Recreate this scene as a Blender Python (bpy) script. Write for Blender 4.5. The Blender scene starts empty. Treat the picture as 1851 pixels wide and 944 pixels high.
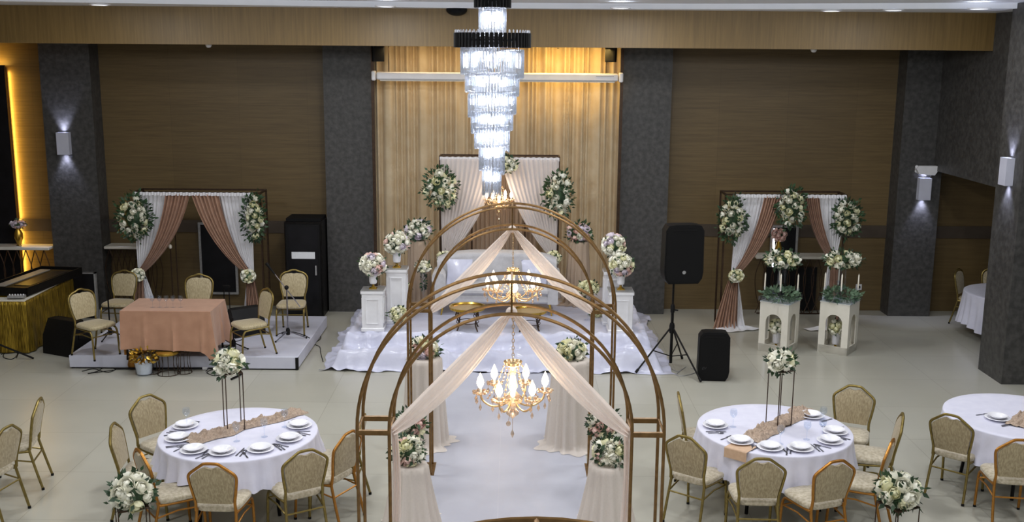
import bpy, math, random
from mathutils import Vector, Matrix, noise as mnoise
PI = math.pi
random.seed(7)
C = bpy.context.scene.collection
SC = bpy.context.scene

# ------------------------------------------------------------------ camera
FPX = 1900.0; CAM_H = 4.5; TH = math.atan(FPX / 9690.0); ROLL = 0.008
_f = Vector((0, math.cos(TH), -math.sin(TH))); _r0 = Vector((1, 0, 0)); _u0 = Vector((0, math.sin(TH), math.cos(TH)))
_r = math.cos(ROLL) * _r0 + math.sin(ROLL) * _u0
_u = -math.sin(ROLL) * _r0 + math.cos(ROLL) * _u0
CAM = Vector((0, 0, CAM_H))
cd = bpy.data.cameras.new('camera'); cam = bpy.data.objects.new('camera', cd); C.objects.link(cam)
cd.sensor_width = 36.0; cd.lens = FPX / 1851.0 * 36.0; cd.clip_end = 200
m3 = Matrix((_r, _u, -_f)).transposed()
cam.matrix_world = Matrix.Translation(CAM) @ m3.to_4x4()
SC.camera = cam

def ray(px, py): return _f + _r * ((px - 925.5) / FPX) - _u * ((py - 472.0) / FPX)
def at(px, py, z=0.0):                       # the point at height z seen at a place of the photo
    d = ray(px, py); return CAM + d * ((z - CAM_H) / d.z)
def on(px, py, Y):                           # the point at depth Y
    d = ray(px, py); return CAM + d * (Y / d.y)

# ------------------------------------------------------------------ light and exposure
vs = SC.view_settings
SC.display_settings.display_device = 'sRGB'
vs.view_transform = 'Standard'; vs.look = 'None'; vs.gamma = 1.0; vs.use_curve_mapping = False
vs.exposure = 0.24
try:
    SC.cycles.transparent_max_bounces = 32; SC.cycles.max_bounces = 8; SC.cycles.diffuse_bounces = 4
    SC.cycles.glossy_bounces = 3; SC.cycles.transmission_bounces = 4
    SC.cycles.caustics_reflective = False; SC.cycles.caustics_refractive = False
    SC.cycles.sample_clamp_indirect = 4.0
except Exception: pass
w = bpy.data.worlds.new('world'); SC.world = w; w.use_nodes = True
w.node_tree.nodes['Background'].inputs[0].default_value = (0.88, 0.92, 1.0, 1)
w.node_tree.nodes['Background'].inputs[1].default_value = 0.30  # dim fill light added all round, entering at the open rear of the hall

def light(name, kind, loc, energy, col, size=0.2, target=None, parent=None, spot=None, sy=None, spread=None):
    ld = bpy.data.lights.new(name, kind); ld.energy = energy; ld.color = col
    if kind == 'AREA':
        ld.shape = 'RECTANGLE' if sy else 'DISK'; ld.size = size
        if sy: ld.size_y = sy
        if spread: ld.spread = spread
    else: ld.shadow_soft_size = size
    if kind == 'SPOT': ld.spot_size = spot; ld.spot_blend = 0.6
    o = bpy.data.objects.new(name, ld); C.objects.link(o); o.location = loc
    if target is not None:
        o.rotation_euler = (Vector(target) - Vector(loc)).to_track_quat('-Z', 'Y').to_euler()
    if parent: o.parent = parent
    return o
COOL = (0.93, 0.96, 1.0); WARM = (1.0, 0.62, 0.25); NEUT = (0.97, 0.98, 1.0)
# ceiling lamps of the hall: two long coves and the rows of downlights over the tables
for i, x in enumerate((-5.6, -1.9, 1.9, 5.6)):
    for j, y in enumerate((3.5, 7.5, 11.5, 14.6)):
        light('hall_downlight', 'AREA', (x, y, 5.12), (52 if abs(x) < 3 else 46) if j < 3 else (44 if abs(x) < 3 else 20), NEUT, 0.5, (x, y, 0))
light('ceiling_cove_light', 'AREA', (0, 12.5, 4.95), 75, COOL, 14, (0, 13.0, 5.3), sy=0.4)
light('stage_cove_light', 'AREA', (0.95, 17.75, 4.58), 17, (1.0, 0.66, 0.2), 1.3, (0.95, 18.4, 3.3), sy=0.12)
light('stage_cove_light', 'AREA', (-1.25, 17.75, 4.58), 6, (1.0, 0.72, 0.36), 1.8, (-1.25, 18.4, 3.3), sy=0.12)

# ------------------------------------------------------------------ mesh builder
def lerp(a, b, t): return a + (b - a) * t
def interp(tab, x):
    if x <= tab[0][0]: return tab[0][1]
    for (x0, y0), (x1, y1) in zip(tab, tab[1:]):
        if x <= x1: return lerp(y0, y1, (x - x0) / (x1 - x0) if x1 > x0 else 0)
    return tab[-1][1]
def smooth_pts(pts, n=4, closed=False):      # Catmull-Rom
    P = [Vector(p) for p in pts]; out = []
    N = len(P); segs = N if closed else N - 1
    for i in range(segs):
        p1, p2 = P[i], P[(i + 1) % N]
        p0 = P[i - 1] if (i > 0 or closed) else p1 * 2 - p2
        p3 = P[(i + 2) % N] if (i + 2 < N or closed) else p2 * 2 - p1
        for k in range(n):
            t = k / n
            out.append(0.5 * ((2 * p1) + (p2 - p0) * t + (2 * p0 - 5 * p1 + 4 * p2 - p3) * t * t + (3 * p1 - p0 - 3 * p2 + p3) * t ** 3))
    if not closed: out.append(P[-1])
    return out

class MB:
    def __init__(s): s.v = []; s.f = []
    def add(s, vs_, fs, M=None):
        b = len(s.v)
        s.v += [tuple(M @ Vector(p)) if M is not None else tuple(p) for p in vs_]
        s.f += [tuple(b + i for i in f) for f in fs]
        return s
    def box(s, x0, x1, y0, y1, z0, z1, M=None, bev=0.0):
        if bev > 0:
            b = min(bev, (x1 - x0) * .45, (y1 - y0) * .45, (z1 - z0) * .45)
            vs_, fs = [], []
            # rounded box: octagonal chamfer on all edges
            def ring(z, ins):
                a = [(x0 + ins + b, y0 + ins), (x1 - ins - b, y0 + ins), (x1 - ins, y0 + ins + b), (x1 - ins, y1 - ins - b),
                     (x1 - ins - b, y1 - ins), (x0 + ins + b, y1 - ins), (x0 + ins, y1 - ins - b), (x0 + ins, y0 + ins + b)]
                return [(x, y, z) for x, y in a]
            for z, i in ((z0, b), (z0 + b, 0), (z1 - b, 0), (z1, b)):
                if i: 
                    b2 = b * .3
                    a = [(x0 + i + b2, y0 + i), (x1 - i - b2, y0 + i), (x1 - i, y0 + i + b2), (x1 - i, y1 - i - b2), (x1 - i - b2, y1 - i), (x0 + i + b2, y1 - i), (x0 + i, y1 - i - b2), (x0 + i, y0 + i + b2)]
                    vs_ += [(x, y, z) for x, y in a]
                else: vs_ += ring(z, 0)
            for k in range(3):
                for j in range(8):
                    fs.append((k * 8 + j, k * 8 + (j + 1) % 8, k * 8 + 8 + (j + 1) % 8, k * 8 + 8 + j))
            fs.append(tuple(range(7, -1, -1))); fs.append(tuple(range(24, 32)))
            return s.add(vs_, fs, M)
        v = [(x0, y0, z0), (x1, y0, z0), (x1, y1, z0), (x0, y1, z0), (x0, y0, z1), (x1, y0, z1), (x1, y1, z1), (x0, y1, z1)]
        return s.add(v, [(3, 2, 1, 0), (4, 5, 6, 7), (0, 1, 5, 4), (1, 2, 6, 5), (2, 3, 7, 6), (3, 0, 4, 7)], M)
    def tube(s, pts, r, n=8, closed=False, M=None, caps=True):
        P = [Vector(p) for p in pts]; N = len(P); vs_, fs = [], []
        R = r if isinstance(r, (list, tuple)) else [r] * N
        prev = None
        for i in range(N):
            if closed: t = P[(i + 1) % N] - P[i - 1]
            else: t = P[min(i + 1, N - 1)] - P[max(i - 1, 0)]
            t = t.normalized() if t.length > 1e-9 else Vector((0, 0, 1))
            if prev is None:
                a = Vector((0, 0, 1)) if abs(t.z) < .9 else Vector((0, 1, 0))
                nrm = (a - t * a.dot(t)).normalized()
            else:
                nrm = prev - t * prev.dot(t)
                nrm = nrm.normalized() if nrm.length > 1e-6 else prev
            prev = nrm; bn = t.cross(nrm)
            for k in range(n):
                a = 2 * PI * k / n
                vs_.append(P[i] + (nrm * math.cos(a) + bn * math.sin(a)) * R[i])
        for i in range(N if closed else N - 1):
            for k in range(n):
                a = i * n + k; b = i * n + (k + 1) % n; j = (i + 1) % N
                fs.append((a, b, j * n + (k + 1) % n, j * n + k))
        if caps and not closed:
            fs.append(tuple(range(n - 1, -1, -1))); fs.append(tuple(range((N - 1) * n, N * n)))
        return s.add(vs_, fs, M)
    def lathe(s, prof, n=20, M=None, cap=True):
        vs_, fs = [], []
        for r_, z in prof:
            for k in range(n): vs_.append((r_ * math.cos(2 * PI * k / n), r_ * math.sin(2 * PI * k / n), z))
        for i in range(len(prof) - 1):
            for k in range(n): fs.append((i * n + k, i * n + (k + 1) % n, (i + 1) * n + (k + 1) % n, (i + 1) * n + k))
        if cap:
            if prof[0][0] > 1e-5: fs.append(tuple(range(n - 1, -1, -1)))
            if prof[-1][0] > 1e-5: fs.append(tuple(range((len(prof) - 1) * n, len(prof) * n)))
        return s.add(vs_, fs, M)
    def grid(s, fn, nu, nv, M=None, closed_u=False):
        vs_, fs = [], []
        for j in range(nv + 1):
            for i in range(nu + (0 if closed_u else 1)): vs_.append(tuple(fn(i / nu, j / nv)))
        W = nu + (0 if closed_u else 1)
        for j in range(nv):
            for i in range(nu): fs.append((j * W + i, j * W + (i + 1) % W, (j + 1) * W + (i + 1) % W, (j + 1) * W + i))
        return s.add(vs_, fs, M)
    def prism(s, poly, y0, y1, M=None):         # outline in x,z pushed along y
        n = len(poly)
        vs_ = [(x, y0, z) for x, z in poly] + [(x, y1, z) for x, z in poly]
        fs = [tuple(range(n)), tuple(range(2 * n - 1, n - 1, -1))] + [(i, i + n, (i + 1) % n + n, (i + 1) % n) for i in range(n)]
        return s.add(vs_, fs, M)
    def ball(s, c, r, n=10, m=7, M=None):
        rx, ry, rz = r if isinstance(r, (tuple, list)) else (r, r, r)
        prof = [(math.sin(PI * i / m), -math.cos(PI * i / m)) for i in range(m + 1)]
        T = Matrix.Translation(c) @ Matrix.Diagonal((rx, ry, rz, 1))
        return s.lathe([(max(a, 0.02), b) for a, b in prof], n, (M @ T) if M is not None else T)
    def mesh(s, name, m, smooth=True, ang=0.6):
        me = bpy.data.meshes.new(name); me.from_pydata(s.v, [], s.f); me.update()
        if m is not None: me.materials.append(m)
        if smooth:
            me.shade_smooth()
            try: me.set_sharp_from_angle(angle=ang)
            except Exception: pass
        return me
    def build(s, name, m, parent=None, loc=(0, 0, 0), rz=0, smooth=True, ang=0.6):
        return put(name, s.mesh(name, m, smooth, ang), parent, loc, rz)

def put(name, me, parent=None, loc=(0, 0, 0), rz=0):
    o = bpy.data.objects.new(name, me); C.objects.link(o); o.location = loc; o.rotation_euler = (0, 0, rz)
    if parent is not None: o.parent = parent
    return o
def thing(name, label, cat, loc=(0, 0, 0), rz=0, group=None):
    o = bpy.data.objects.new(name, None); C.objects.link(o); o.empty_display_size = .1
    o.location = loc; o.rotation_euler = (0, 0, rz)
    return tag(o, label, cat, group)
def tag(o, label, cat, group=None, kind=None):
    o['label'] = label; o['category'] = cat
    if group: o['group'] = group
    if kind: o['kind'] = kind
    return o
def struct(o, label, cat):
    o['kind'] = 'structure'; o['label'] = label; o['category'] = cat; return o
KIDS = {}
def dup(root, loc, rz, label, group=None, rename=None, swap=None):
    """copy of a thing with copies of its parts and sub-parts; swap = {material: material}"""
    r = root.copy(); C.objects.link(r); r.location = loc; r.rotation_euler = (0, 0, rz); r['label'] = label
    if group: r['group'] = group
    def rec(a, b):
        for ch in list(KIDS.get(a.name) or a.children):
            c = ch.copy(); C.objects.link(c); c.parent = b
            if swap and c.data and c.data.materials and c.data.materials[0] in swap: c.data = swap[c.data.materials[0]](c.data)
            rec(ch, c)
    rec(root, r)
    return r

# ------------------------------------------------------------------ materials
def lin(h):
    if isinstance(h, str):
        h = h.lstrip('#'); c = [int(h[i:i + 2], 16) / 255 for i in (0, 2, 4)]
    else: c = [x / 255 for x in h]
    return tuple(x / 12.92 if x <= .04045 else ((x + .055) / 1.055) ** 2.4 for x in c) + (1,)
def pm(name, c1, c2=None, scale=20, rough=.5, metal=0., bump=0., stretch=(1, 1, 1), detail=3, sheen=0., bscale=None, contrast=(.3, .7), alpha=None, trans=0, coat=0):
    m = bpy.data.materials.new(name); m.use_nodes = True; nt = m.node_tree; b = nt.nodes['Principled BSDF']
    b.inputs['Roughness'].default_value = rough; b.inputs['Metallic'].default_value = metal
    tc = nt.nodes.new('ShaderNodeTexCoord'); mp = nt.nodes.new('ShaderNodeMapping'); mp.inputs['Scale'].default_value = stretch
    nt.links.new(tc.outputs['Object'], mp.inputs[0])
    nz = nt.nodes.new('ShaderNodeTexNoise'); nz.inputs['Scale'].default_value = scale; nz.inputs['Detail'].default_value = detail
    nt.links.new(mp.outputs[0], nz.inputs[0])
    rp = nt.nodes.new('ShaderNodeValToRGB'); rp.color_ramp.elements[0].position = contrast[0]; rp.color_ramp.elements[1].position = contrast[1]
    rp.color_ramp.elements[0].color = lin(c1); rp.color_ramp.elements[1].color = lin(c2 or c1)
    nt.links.new(nz.outputs[0], rp.inputs[0]); nt.links.new(rp.outputs[0], b.inputs['Base Color'])
    if bump:
        bn = nt.nodes.new('ShaderNodeBump'); bn.inputs['Strength'].default_value = bump; bn.inputs['Distance'].default_value = .02
        src = nz
        if bscale:
            src = nt.nodes.new('ShaderNodeTexNoise'); src.inputs['Scale'].default_value = bscale; src.inputs['Detail'].default_value = 4; nt.links.new(mp.outputs[0], src.inputs[0])
        nt.links.new(src.outputs[0], bn.inputs['Height']); nt.links.new(bn.outputs[0], b.inputs['Normal'])
    if max(lin(c1)[:3]) < .02: b.inputs['Specular IOR Level'].default_value = .22
    if sheen: b.inputs['Sheen Weight'].default_value = sheen
    if coat: b.inputs['Coat Weight'].default_value = coat
    if trans: b.inputs['Transmission Weight'].default_value = trans
    if alpha is not None: b.inputs['Alpha'].default_value = alpha
    return m
def sheer(name, c, transp=.3, transl=.4):      # thin cloth: diffuse + translucent + a share of clear weave
    m = bpy.data.materials.new(name); m.use_nodes = True; nt = m.node_tree
    for n in list(nt.nodes):
        if n.type != 'OUTPUT_MATERIAL': nt.nodes.remove(n)
    out = [n for n in nt.nodes if n.type == 'OUTPUT_MATERIAL'][0]
    d = nt.nodes.new('ShaderNodeBsdfDiffuse'); t = nt.nodes.new('ShaderNodeBsdfTranslucent'); tr = nt.nodes.new('ShaderNodeBsdfTransparent')
    nz = nt.nodes.new('ShaderNodeTexNoise'); nz.inputs['Scale'].default_value = 60
    rp = nt.nodes.new('ShaderNodeValToRGB'); a = lin(c); rp.color_ramp.elements[0].color = tuple(x * .88 for x in a[:3]) + (1,); rp.color_ramp.elements[1].color = a
    nt.links.new(nz.outputs[0], rp.inputs[0])
    for x in (d, t): nt.links.new(rp.outputs[0], x.inputs['Color'])
    m1 = nt.nodes.new('ShaderNodeMixShader'); m1.inputs[0].default_value = transl
    nt.links.new(d.outputs[0], m1.inputs[1]); nt.links.new(t.outputs[0], m1.inputs[2])
    m2 = nt.nodes.new('ShaderNodeMixShader'); m2.inputs[0].default_value = transp
    nt.links.new(m1.outputs[0], m2.inputs[1]); nt.links.new(tr.outputs[0], m2.inputs[2]); nt.links.new(m2.outputs[0], out.inputs[0])
    return m
def emit(name, c, st):
    m = bpy.data.materials.new(name); m.use_nodes = True; nt = m.node_tree; b = nt.nodes['Principled BSDF']
    b.inputs['Base Color'].default_value = lin(c); b.inputs['Emission Color'].default_value = lin(c); b.inputs['Emission Strength'].default_value = st
    return m
def crystal(name, c=(235, 240, 250), clear=.5, tl=.25, rough=.06):      # cut glass rods: clear, glossy, a little milky
    m = bpy.data.materials.new(name); m.use_nodes = True; nt = m.node_tree
    for n in list(nt.nodes):
        if n.type != 'OUTPUT_MATERIAL': nt.nodes.remove(n)
    out = [n for n in nt.nodes if n.type == 'OUTPUT_MATERIAL'][0]
    g = nt.nodes.new('ShaderNodeBsdfGlossy'); g.inputs['Roughness'].default_value = rough; g.inputs['Color'].default_value = lin(c)
    t = nt.nodes.new('ShaderNodeBsdfTranslucent'); t.inputs['Color'].default_value = lin(c)
    tr = nt.nodes.new('ShaderNodeBsdfTransparent'); tr.inputs['Color'].default_value = (.95, .97, 1, 1)
    m1 = nt.nodes.new('ShaderNodeMixShader'); m1.inputs[0].default_value = tl / max(1e-3, 1 - clear)
    nt.links.new(g.outputs[0], m1.inputs[1]); nt.links.new(t.outputs[0], m1.inputs[2])
    m2 = nt.nodes.new('ShaderNodeMixShader'); m2.inputs[0].default_value = clear
    nt.links.new(m1.outputs[0], m2.inputs[1]); nt.links.new(tr.outputs[0], m2.inputs[2]); nt.links.new(m2.outputs[0], out.inputs[0])
    return m

def wood(name, c1, c2, vertical=False, panel=(1.2, 1.2)):
    m = bpy.data.materials.new(name); m.use_nodes = True; nt = m.node_tree; b = nt.nodes['Principled BSDF']; L = nt.links.new
    b.inputs['Roughness'].default_value = .45
    tc = nt.nodes.new('ShaderNodeTexCoord')
    mp = nt.nodes.new('ShaderNodeMapping'); mp.inputs['Scale'].default_value = (14, 14, .5) if vertical else (.7, .7, 16)
    L(tc.outputs['Object'], mp.inputs[0])
    nz = nt.nodes.new('ShaderNodeTexNoise'); nz.inputs['Scale'].default_value = 2.2; nz.inputs['Detail'].default_value = 5; nz.inputs['Roughness'].default_value = .65
    L(mp.outputs[0], nz.inputs[0])
    rp = nt.nodes.new('ShaderNodeValToRGB'); rp.color_ramp.elements[0].position = .3; rp.color_ramp.elements[1].position = .72
    rp.color_ramp.elements[0].color = lin(c1); rp.color_ramp.elements[1].color = lin(c2); L(nz.outputs[0], rp.inputs[0])
    # each panel of the veneer has its own tone, with a fine joint between panels
    sx = nt.nodes.new('ShaderNodeSeparateXYZ'); L(tc.outputs['Object'], sx.inputs[0])
    cells = []; joints = []
    for k, ax in ((0, 'X'), (1, 'Z')):
        dv = nt.nodes.new('ShaderNodeMath'); dv.operation = 'DIVIDE'; dv.inputs[1].default_value = panel[k]; L(sx.outputs[ax], dv.inputs[0])
        fl = nt.nodes.new('ShaderNodeMath'); fl.operation = 'FLOOR'; L(dv.outputs[0], fl.inputs[0]); cells.append(fl)
        fr = nt.nodes.new('ShaderNodeMath'); fr.operation = 'FRACT'; L(dv.outputs[0], fr.inputs[0])
        lt = nt.nodes.new('ShaderNodeMath'); lt.operation = 'LESS_THAN'; lt.inputs[1].default_value = .006 / panel[k]; L(fr.outputs[0], lt.inputs[0]); joints.append(lt)
    cb = nt.nodes.new('ShaderNodeCombineXYZ'); L(cells[0].outputs[0], cb.inputs[0]); L(cells[1].outputs[0], cb.inputs[2])
    wn = nt.nodes.new('ShaderNodeTexWhiteNoise'); L(cb.outputs[0], wn.inputs[0])
    mr = nt.nodes.new('ShaderNodeMapRange'); mr.inputs[3].default_value = .92; mr.inputs[4].default_value = 1.06; L(wn.outputs[0], mr.inputs[0])
    jm = nt.nodes.new('ShaderNodeMath'); jm.operation = 'MAXIMUM'; L(joints[0].outputs[0], jm.inputs[0]); L(joints[1].outputs[0], jm.inputs[1])
    j2 = nt.nodes.new('ShaderNodeMapRange'); j2.inputs[3].default_value = 1; j2.inputs[4].default_value = .82; L(jm.outputs[0], j2.inputs[0])
    mu = nt.nodes.new('ShaderNodeMath'); mu.operation = 'MULTIPLY'; L(mr.outputs[0], mu.inputs[0]); L(j2.outputs[0], mu.inputs[1])
    mx = nt.nodes.new('ShaderNodeVectorMath'); mx.operation = 'SCALE'; L(rp.outputs[0], mx.inputs[0]); L(mu.outputs[0], mx.inputs['Scale'])
    L(mx.outputs[0], b.inputs['Base Color'])
    return m
def tiles(name, c1, c2, cj, size, rough):
    m = bpy.data.materials.new(name); m.use_nodes = True; nt = m.node_tree; b = nt.nodes['Principled BSDF']; L = nt.links.new
    b.inputs['Roughness'].default_value = rough
    tc = nt.nodes.new('ShaderNodeTexCoord'); br = nt.nodes.new('ShaderNodeTexBrick')
    br.offset = 0; br.inputs['Scale'].default_value = 1; br.inputs['Brick Width'].default_value = size; br.inputs['Row Height'].default_value = size
    br.inputs['Mortar Size'].default_value = .004; br.inputs['Mortar Smooth'].default_value = .2
    br.inputs['Color1'].default_value = lin(c1); br.inputs['Color2'].default_value = lin(c2); br.inputs['Mortar'].default_value = lin(cj)
    L(tc.outputs['Object'], br.inputs[0])
    nz = nt.nodes.new('ShaderNodeTexNoise'); nz.inputs['Scale'].default_value = 1.3; nz.inputs['Detail'].default_value = 6; L(tc.outputs['Object'], nz.inputs[0])
    mr = nt.nodes.new('ShaderNodeMapRange'); mr.inputs[3].default_value = .9; mr.inputs[4].default_value = 1.08; L(nz.outputs[0], mr.inputs[0])
    mx = nt.nodes.new('ShaderNodeVectorMath'); mx.operation = 'SCALE'; L(br.outputs[0], mx.inputs[0]); L(mr.outputs[0], mx.inputs['Scale'])
    L(mx.outputs[0], b.inputs['Base Color'])
    return m

M = {}
M['wood'] = wood('wall_veneer', (92, 75, 46), (112, 93, 59))
M['beamwood'] = wood('beam_veneer', (106, 84, 44), (132, 106, 60), True, (1.3, 3))
M['stone'] = pm('dark_stone', (56, 55, 54), (80, 79, 77), 13, .5, bump=.15, detail=10, bscale=24, contrast=(.36, .7))
M['floor'] = tiles('floor_tiles', (172, 170, 158), (178, 176, 164), (150, 147, 134), 1.2, .3)
M['ceil'] = pm('ceiling_paint', (225, 228, 235), (230, 232, 238), 4, .6)
M['band'] = pm('dark_band', (70, 60, 50), (78, 68, 58), 5, .4)
M['carpet'] = pm('white_runner', (174, 176, 188), (186, 188, 199), 2.0, .3, detail=5)
M['white'] = pm('white_paint', (225, 225, 228), (235, 235, 238), 6, .4)
M['platwhite'] = pm('platform_white', (196, 198, 214), (204, 206, 220), 5, .4)
M['offwhite'] = pm('cream_paint', (222, 218, 205), (230, 226, 214), 6, .4)
M['gold'] = pm('chair_gold', (128, 112, 62), (150, 132, 78), 30, .4, .8)
M['copper'] = pm('copper_warm_lit_gold', (166, 114, 50), (184, 130, 62), 30, .38, .8)  # gold frames as warm light tints them, put into colour; copper ornament too
M['damask'] = pm('olive_damask', (148, 132, 100), (178, 163, 130), 42, .6, detail=5, stretch=(2.4, 2.4, .45), sheen=.3, contrast=(.38, .62))
M['damaskseat'] = pm('seat_damask', (166, 154, 128), (198, 188, 166), 34, .6, detail=5, sheen=.3, contrast=(.36, .64))
M['damask2'] = pm('pale_damask', (156, 142, 108), (186, 172, 138), 40, .55, detail=5, stretch=(2.4, 2.4, .45), sheen=.3, contrast=(.38, .62))
M['archgold'] = pm('arch_bronze', (116, 88, 52), (142, 110, 68), 20, .38, .75)
M['cloth'] = pm('white_cloth', (212, 212, 230), (220, 220, 236), 8, .6, sheen=.2, bump=.1, bscale=25)
M['rosecloth'] = pm('dusty_rose_satin', (172, 128, 102), (184, 140, 113), 7, .42, sheen=.3)
M['rosedark'] = pm('rose_gold_drape', (152, 116, 94), (172, 134, 110), 9, .42, sheen=.3)
M['burlap'] = pm('burlap_gauze', (150, 132, 116), (190, 168, 148), 60, .85, bump=.4, bscale=80)
M['satin'] = pm('white_satin', (194, 196, 216), (206, 208, 226), 3, .24, bump=.6, bscale=4, sheen=.2)
M['sheerwhite'] = sheer('white_voile', (250, 250, 254), .04, .2)
M['peach'] = sheer('peach_voile', (255, 243, 234), .06, .45)
M['beige'] = sheer('beige_tulle', (206, 186, 166), .1, .4)
M['stagevoile'] = sheer('stage_voile', (232, 226, 226), .1, .3)
M['curtain'] = pm('curtain_cloth', (196, 173, 136), (208, 189, 156), 5, .7, sheen=.2)
M['plinthcloth'] = sheer('plinth_voile', (238, 229, 220), .05, .25)
M['black'] = pm('black_plastic', (12, 12, 13), (18, 18, 19), 40, .55)
M['blackmesh'] = pm('black_grille', (8, 8, 9), (16, 16, 17), 300, .75, bump=.3)
M['blackmetal'] = pm('black_metal', (26, 25, 25), (36, 34, 33), 20, .4, .6)
M['iron'] = pm('dark_iron', (62, 48, 38), (78, 60, 46), 20, .45, .7)
M['goldtop'] = pm('gold_tray', (196, 158, 62), (214, 178, 84), 12, .25, .9)
M['sequin'] = pm('gold_sequins', (104, 84, 22), (190, 158, 58), 60, .3, .75, bump=.8, bscale=70, stretch=(1, 1, .09), contrast=(.35, .65))
M['rodglass'] = crystal('crystal_rod_glass', (238, 239, 242), .50, .11)
M['amber'] = crystal('amber_crystal', (255, 226, 190), .40, .22)
M['chandgold'] = pm('gilded_glass', (222, 186, 134), (240, 212, 168), 30, .25, .7)
M['bulb'] = emit('flame_bulb', (255, 226, 192), 10.0)
M['led'] = emit('white_led', (236, 242, 255), 14.0)
M['warmled'] = emit('amber_led', (255, 178, 52), 6.0)
M['lamp'] = emit('downlight_glow', (240, 246, 255), 4.0)
M['leaf'] = pm('green_leaf', (22, 44, 28), (58, 88, 52), 9, .55)
M['leafgrey'] = pm('eucalyptus_leaf', (70, 96, 76), (120, 146, 116), 9, .55)
M['rosewhite'] = pm('ivory_petal', (242, 240, 220), (250, 249, 236), 12, .6)
M['rosecream'] = pm('cream_petal', (232, 230, 186), (244, 242, 208), 12, .6)
M['rosepink'] = pm('blush_petal', (232, 190, 178), (244, 216, 206), 12, .6)
M['roselilac'] = pm('lilac_petal', (216, 204, 218), (236, 228, 236), 12, .6)
M['porcelain'] = pm('white_porcelain', (234, 234, 240), (240, 240, 246), 5, .12)
M['steel'] = pm('cutlery_steel', (120, 120, 130), (150, 150, 160), 20, .3, .9)
M['glass'] = crystal('clear_glass', (235, 238, 242), .94, .003, .05)
M['sofa'] = pm('ivory_velvet', (178, 177, 180), (192, 191, 194), 14, .6, sheen=.4, bump=.1, bscale=40)
M['candle'] = pm('ivory_wax', (238, 230, 212), (244, 238, 224), 10, .5)
M['paper'] = pm('white_paper', (222, 224, 226), (232, 234, 236), 40, .7)
M['mirror'] = pm('mirror_glass', (190, 190, 190), (196, 196, 196), 5, .04, 1.0)
M['silver'] = pm('silver_frame', (150, 150, 150), (172, 172, 172), 30, .4, .3)
M['darkpanel'] = pm('dark_screen', (20, 20, 22), (28, 28, 31), 5, .32)
M['tip'] = crystal('frosted_tip', (250, 250, 255), .08, .5, .2)
M['emblem'] = pm('grey_emblem', (52, 52, 54), (60, 60, 62), 10, .5)
M['kraft'] = pm('kraft_fabric', (196, 164, 136), (206, 176, 148), 30, .8)
# ================================================================== the room
YW = 18.55; YC = 18.15                       # back wall, faces of its pillars
ZS = 4.62; ZC = 5.2                           # soffit, ceiling
def slab(name, x0, x1, y0, y1, z0, z1, m, label, cat, bev=0):
    return struct(MB().box(x0, x1, y0, y1, z0, z1, bev=bev).build(name, m, smooth=bev > 0), label, cat)
slab('floor', -9.8, 12.2, -1.5, 18.75, -.15, 0, M['floor'], 'cream polished stone tile floor of the hall', 'floor')
slab('wall_back', -9.8, 12.2, YW, YW + .2, 0, 5.4, M['wood'], 'brown wood veneer back wall of the hall', 'wall')
slab('wall_left', -9.8, -9.6, -1.5, YW, 0, 5.4, M['wood'], 'brown wood veneer side wall at the left', 'wall')
slab('wall_right', 12.0, 12.2, -1.5, YW, 0, 5.4, M['wood'], 'brown wood veneer side wall at the far right', 'wall')
slab('ceiling', -9.8, 12.2, -1.5, 16.35, ZC + .06, ZC + .2, M['ceil'], 'white plaster ceiling with a stepped curved cove', 'ceiling')
# stepped cove: a lower plaster field with a long curved edge
mb = MB(); N = 40
edge = [(lerp(-9.6, 7.3, i / N), 14.7 + 1.35 * math.sin(PI * (i / N) ** 1.25)) for i in range(N + 1)]
vs_ = []; fs = []
for x, y in edge: vs_ += [(x, y, ZC - .02), (x, 16.3, ZC - .02), (x, y, ZC + .08), (x, 16.3, ZC + .08)]
for i in range(N):
    a = i * 4; b = a + 4
    fs += [(a, b, b + 1, a + 1), (a + 2, a + 3, b + 3, b + 2), (a, a + 2, b + 2, b)]
fs += [(0, 1, 3, 2), (N * 4, N * 4 + 2, N * 4 + 3, N * 4 + 1)]
mb.add(vs_, fs); struct(mb.build('trim_1', M['ceil'], smooth=False), 'lower white plaster step of the ceiling with a curved edge', 'ceiling trim')
# wooden beam across the hall and the soffit behind it
slab('beam', -9.6, 7.28, 16.3, 16.55, ZS, ZC, M['beamwood'], 'long light wood veneer beam under the ceiling', 'beam')
slab('soffit', -9.6, 7.28, 16.55, YW, ZS + .03, ZS + .2, M['beamwood'], 'underside panel between the wood beam and the back wall', 'soffit')
# pillars
def pillar(x0, x1, y0, y1, z1, label): return slab('column', x0, x1, y0, y1, 0, z1, M['stone'], label, 'pillar')
x = lambda px, py: at(px, py, 0).x
pillar(-8.06, -7.2, YC, YW, ZS + .03, 'dark stone pillar with a lit sconce behind the sequin table')
pillar(-3.24, -2.42, YC, YW, ZS + .03, 'dark stone pillar between the black rack cabinet and the stage curtain')
pillar(1.87, 2.70, YC, YW, ZS + .03, 'dark stone pillar behind the loudspeaker on its tripod')
pillar(6.68, 7.42, YC, YW, ZS + .03, 'dark stone pillar with sconce and emergency lamp')
pillar(6.90, 7.9, 14.2, 14.95, ZC + .05, 'dark stone pillar at the right edge carrying the balcony front')
# balcony front on the right: dark stone parapet above an open bay
slab('wall_parapet', 7.28, 7.5, 2.0, YC, 2.6, 5.4, M['stone'], 'dark stone balcony front above the bay at the right', 'wall')
slab('wall_parapet_end', 7.42, 12.0, YC, YW, 2.62, 5.4, M['stone'], 'dark stone panel above the wood wall in the right bay', 'wall')
slab('ceiling_bay', 7.5, 12.0, 2.0, YC, 2.6, 2.75, M['ceil'], 'low ceiling of the bay under the balcony', 'ceiling')
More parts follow.
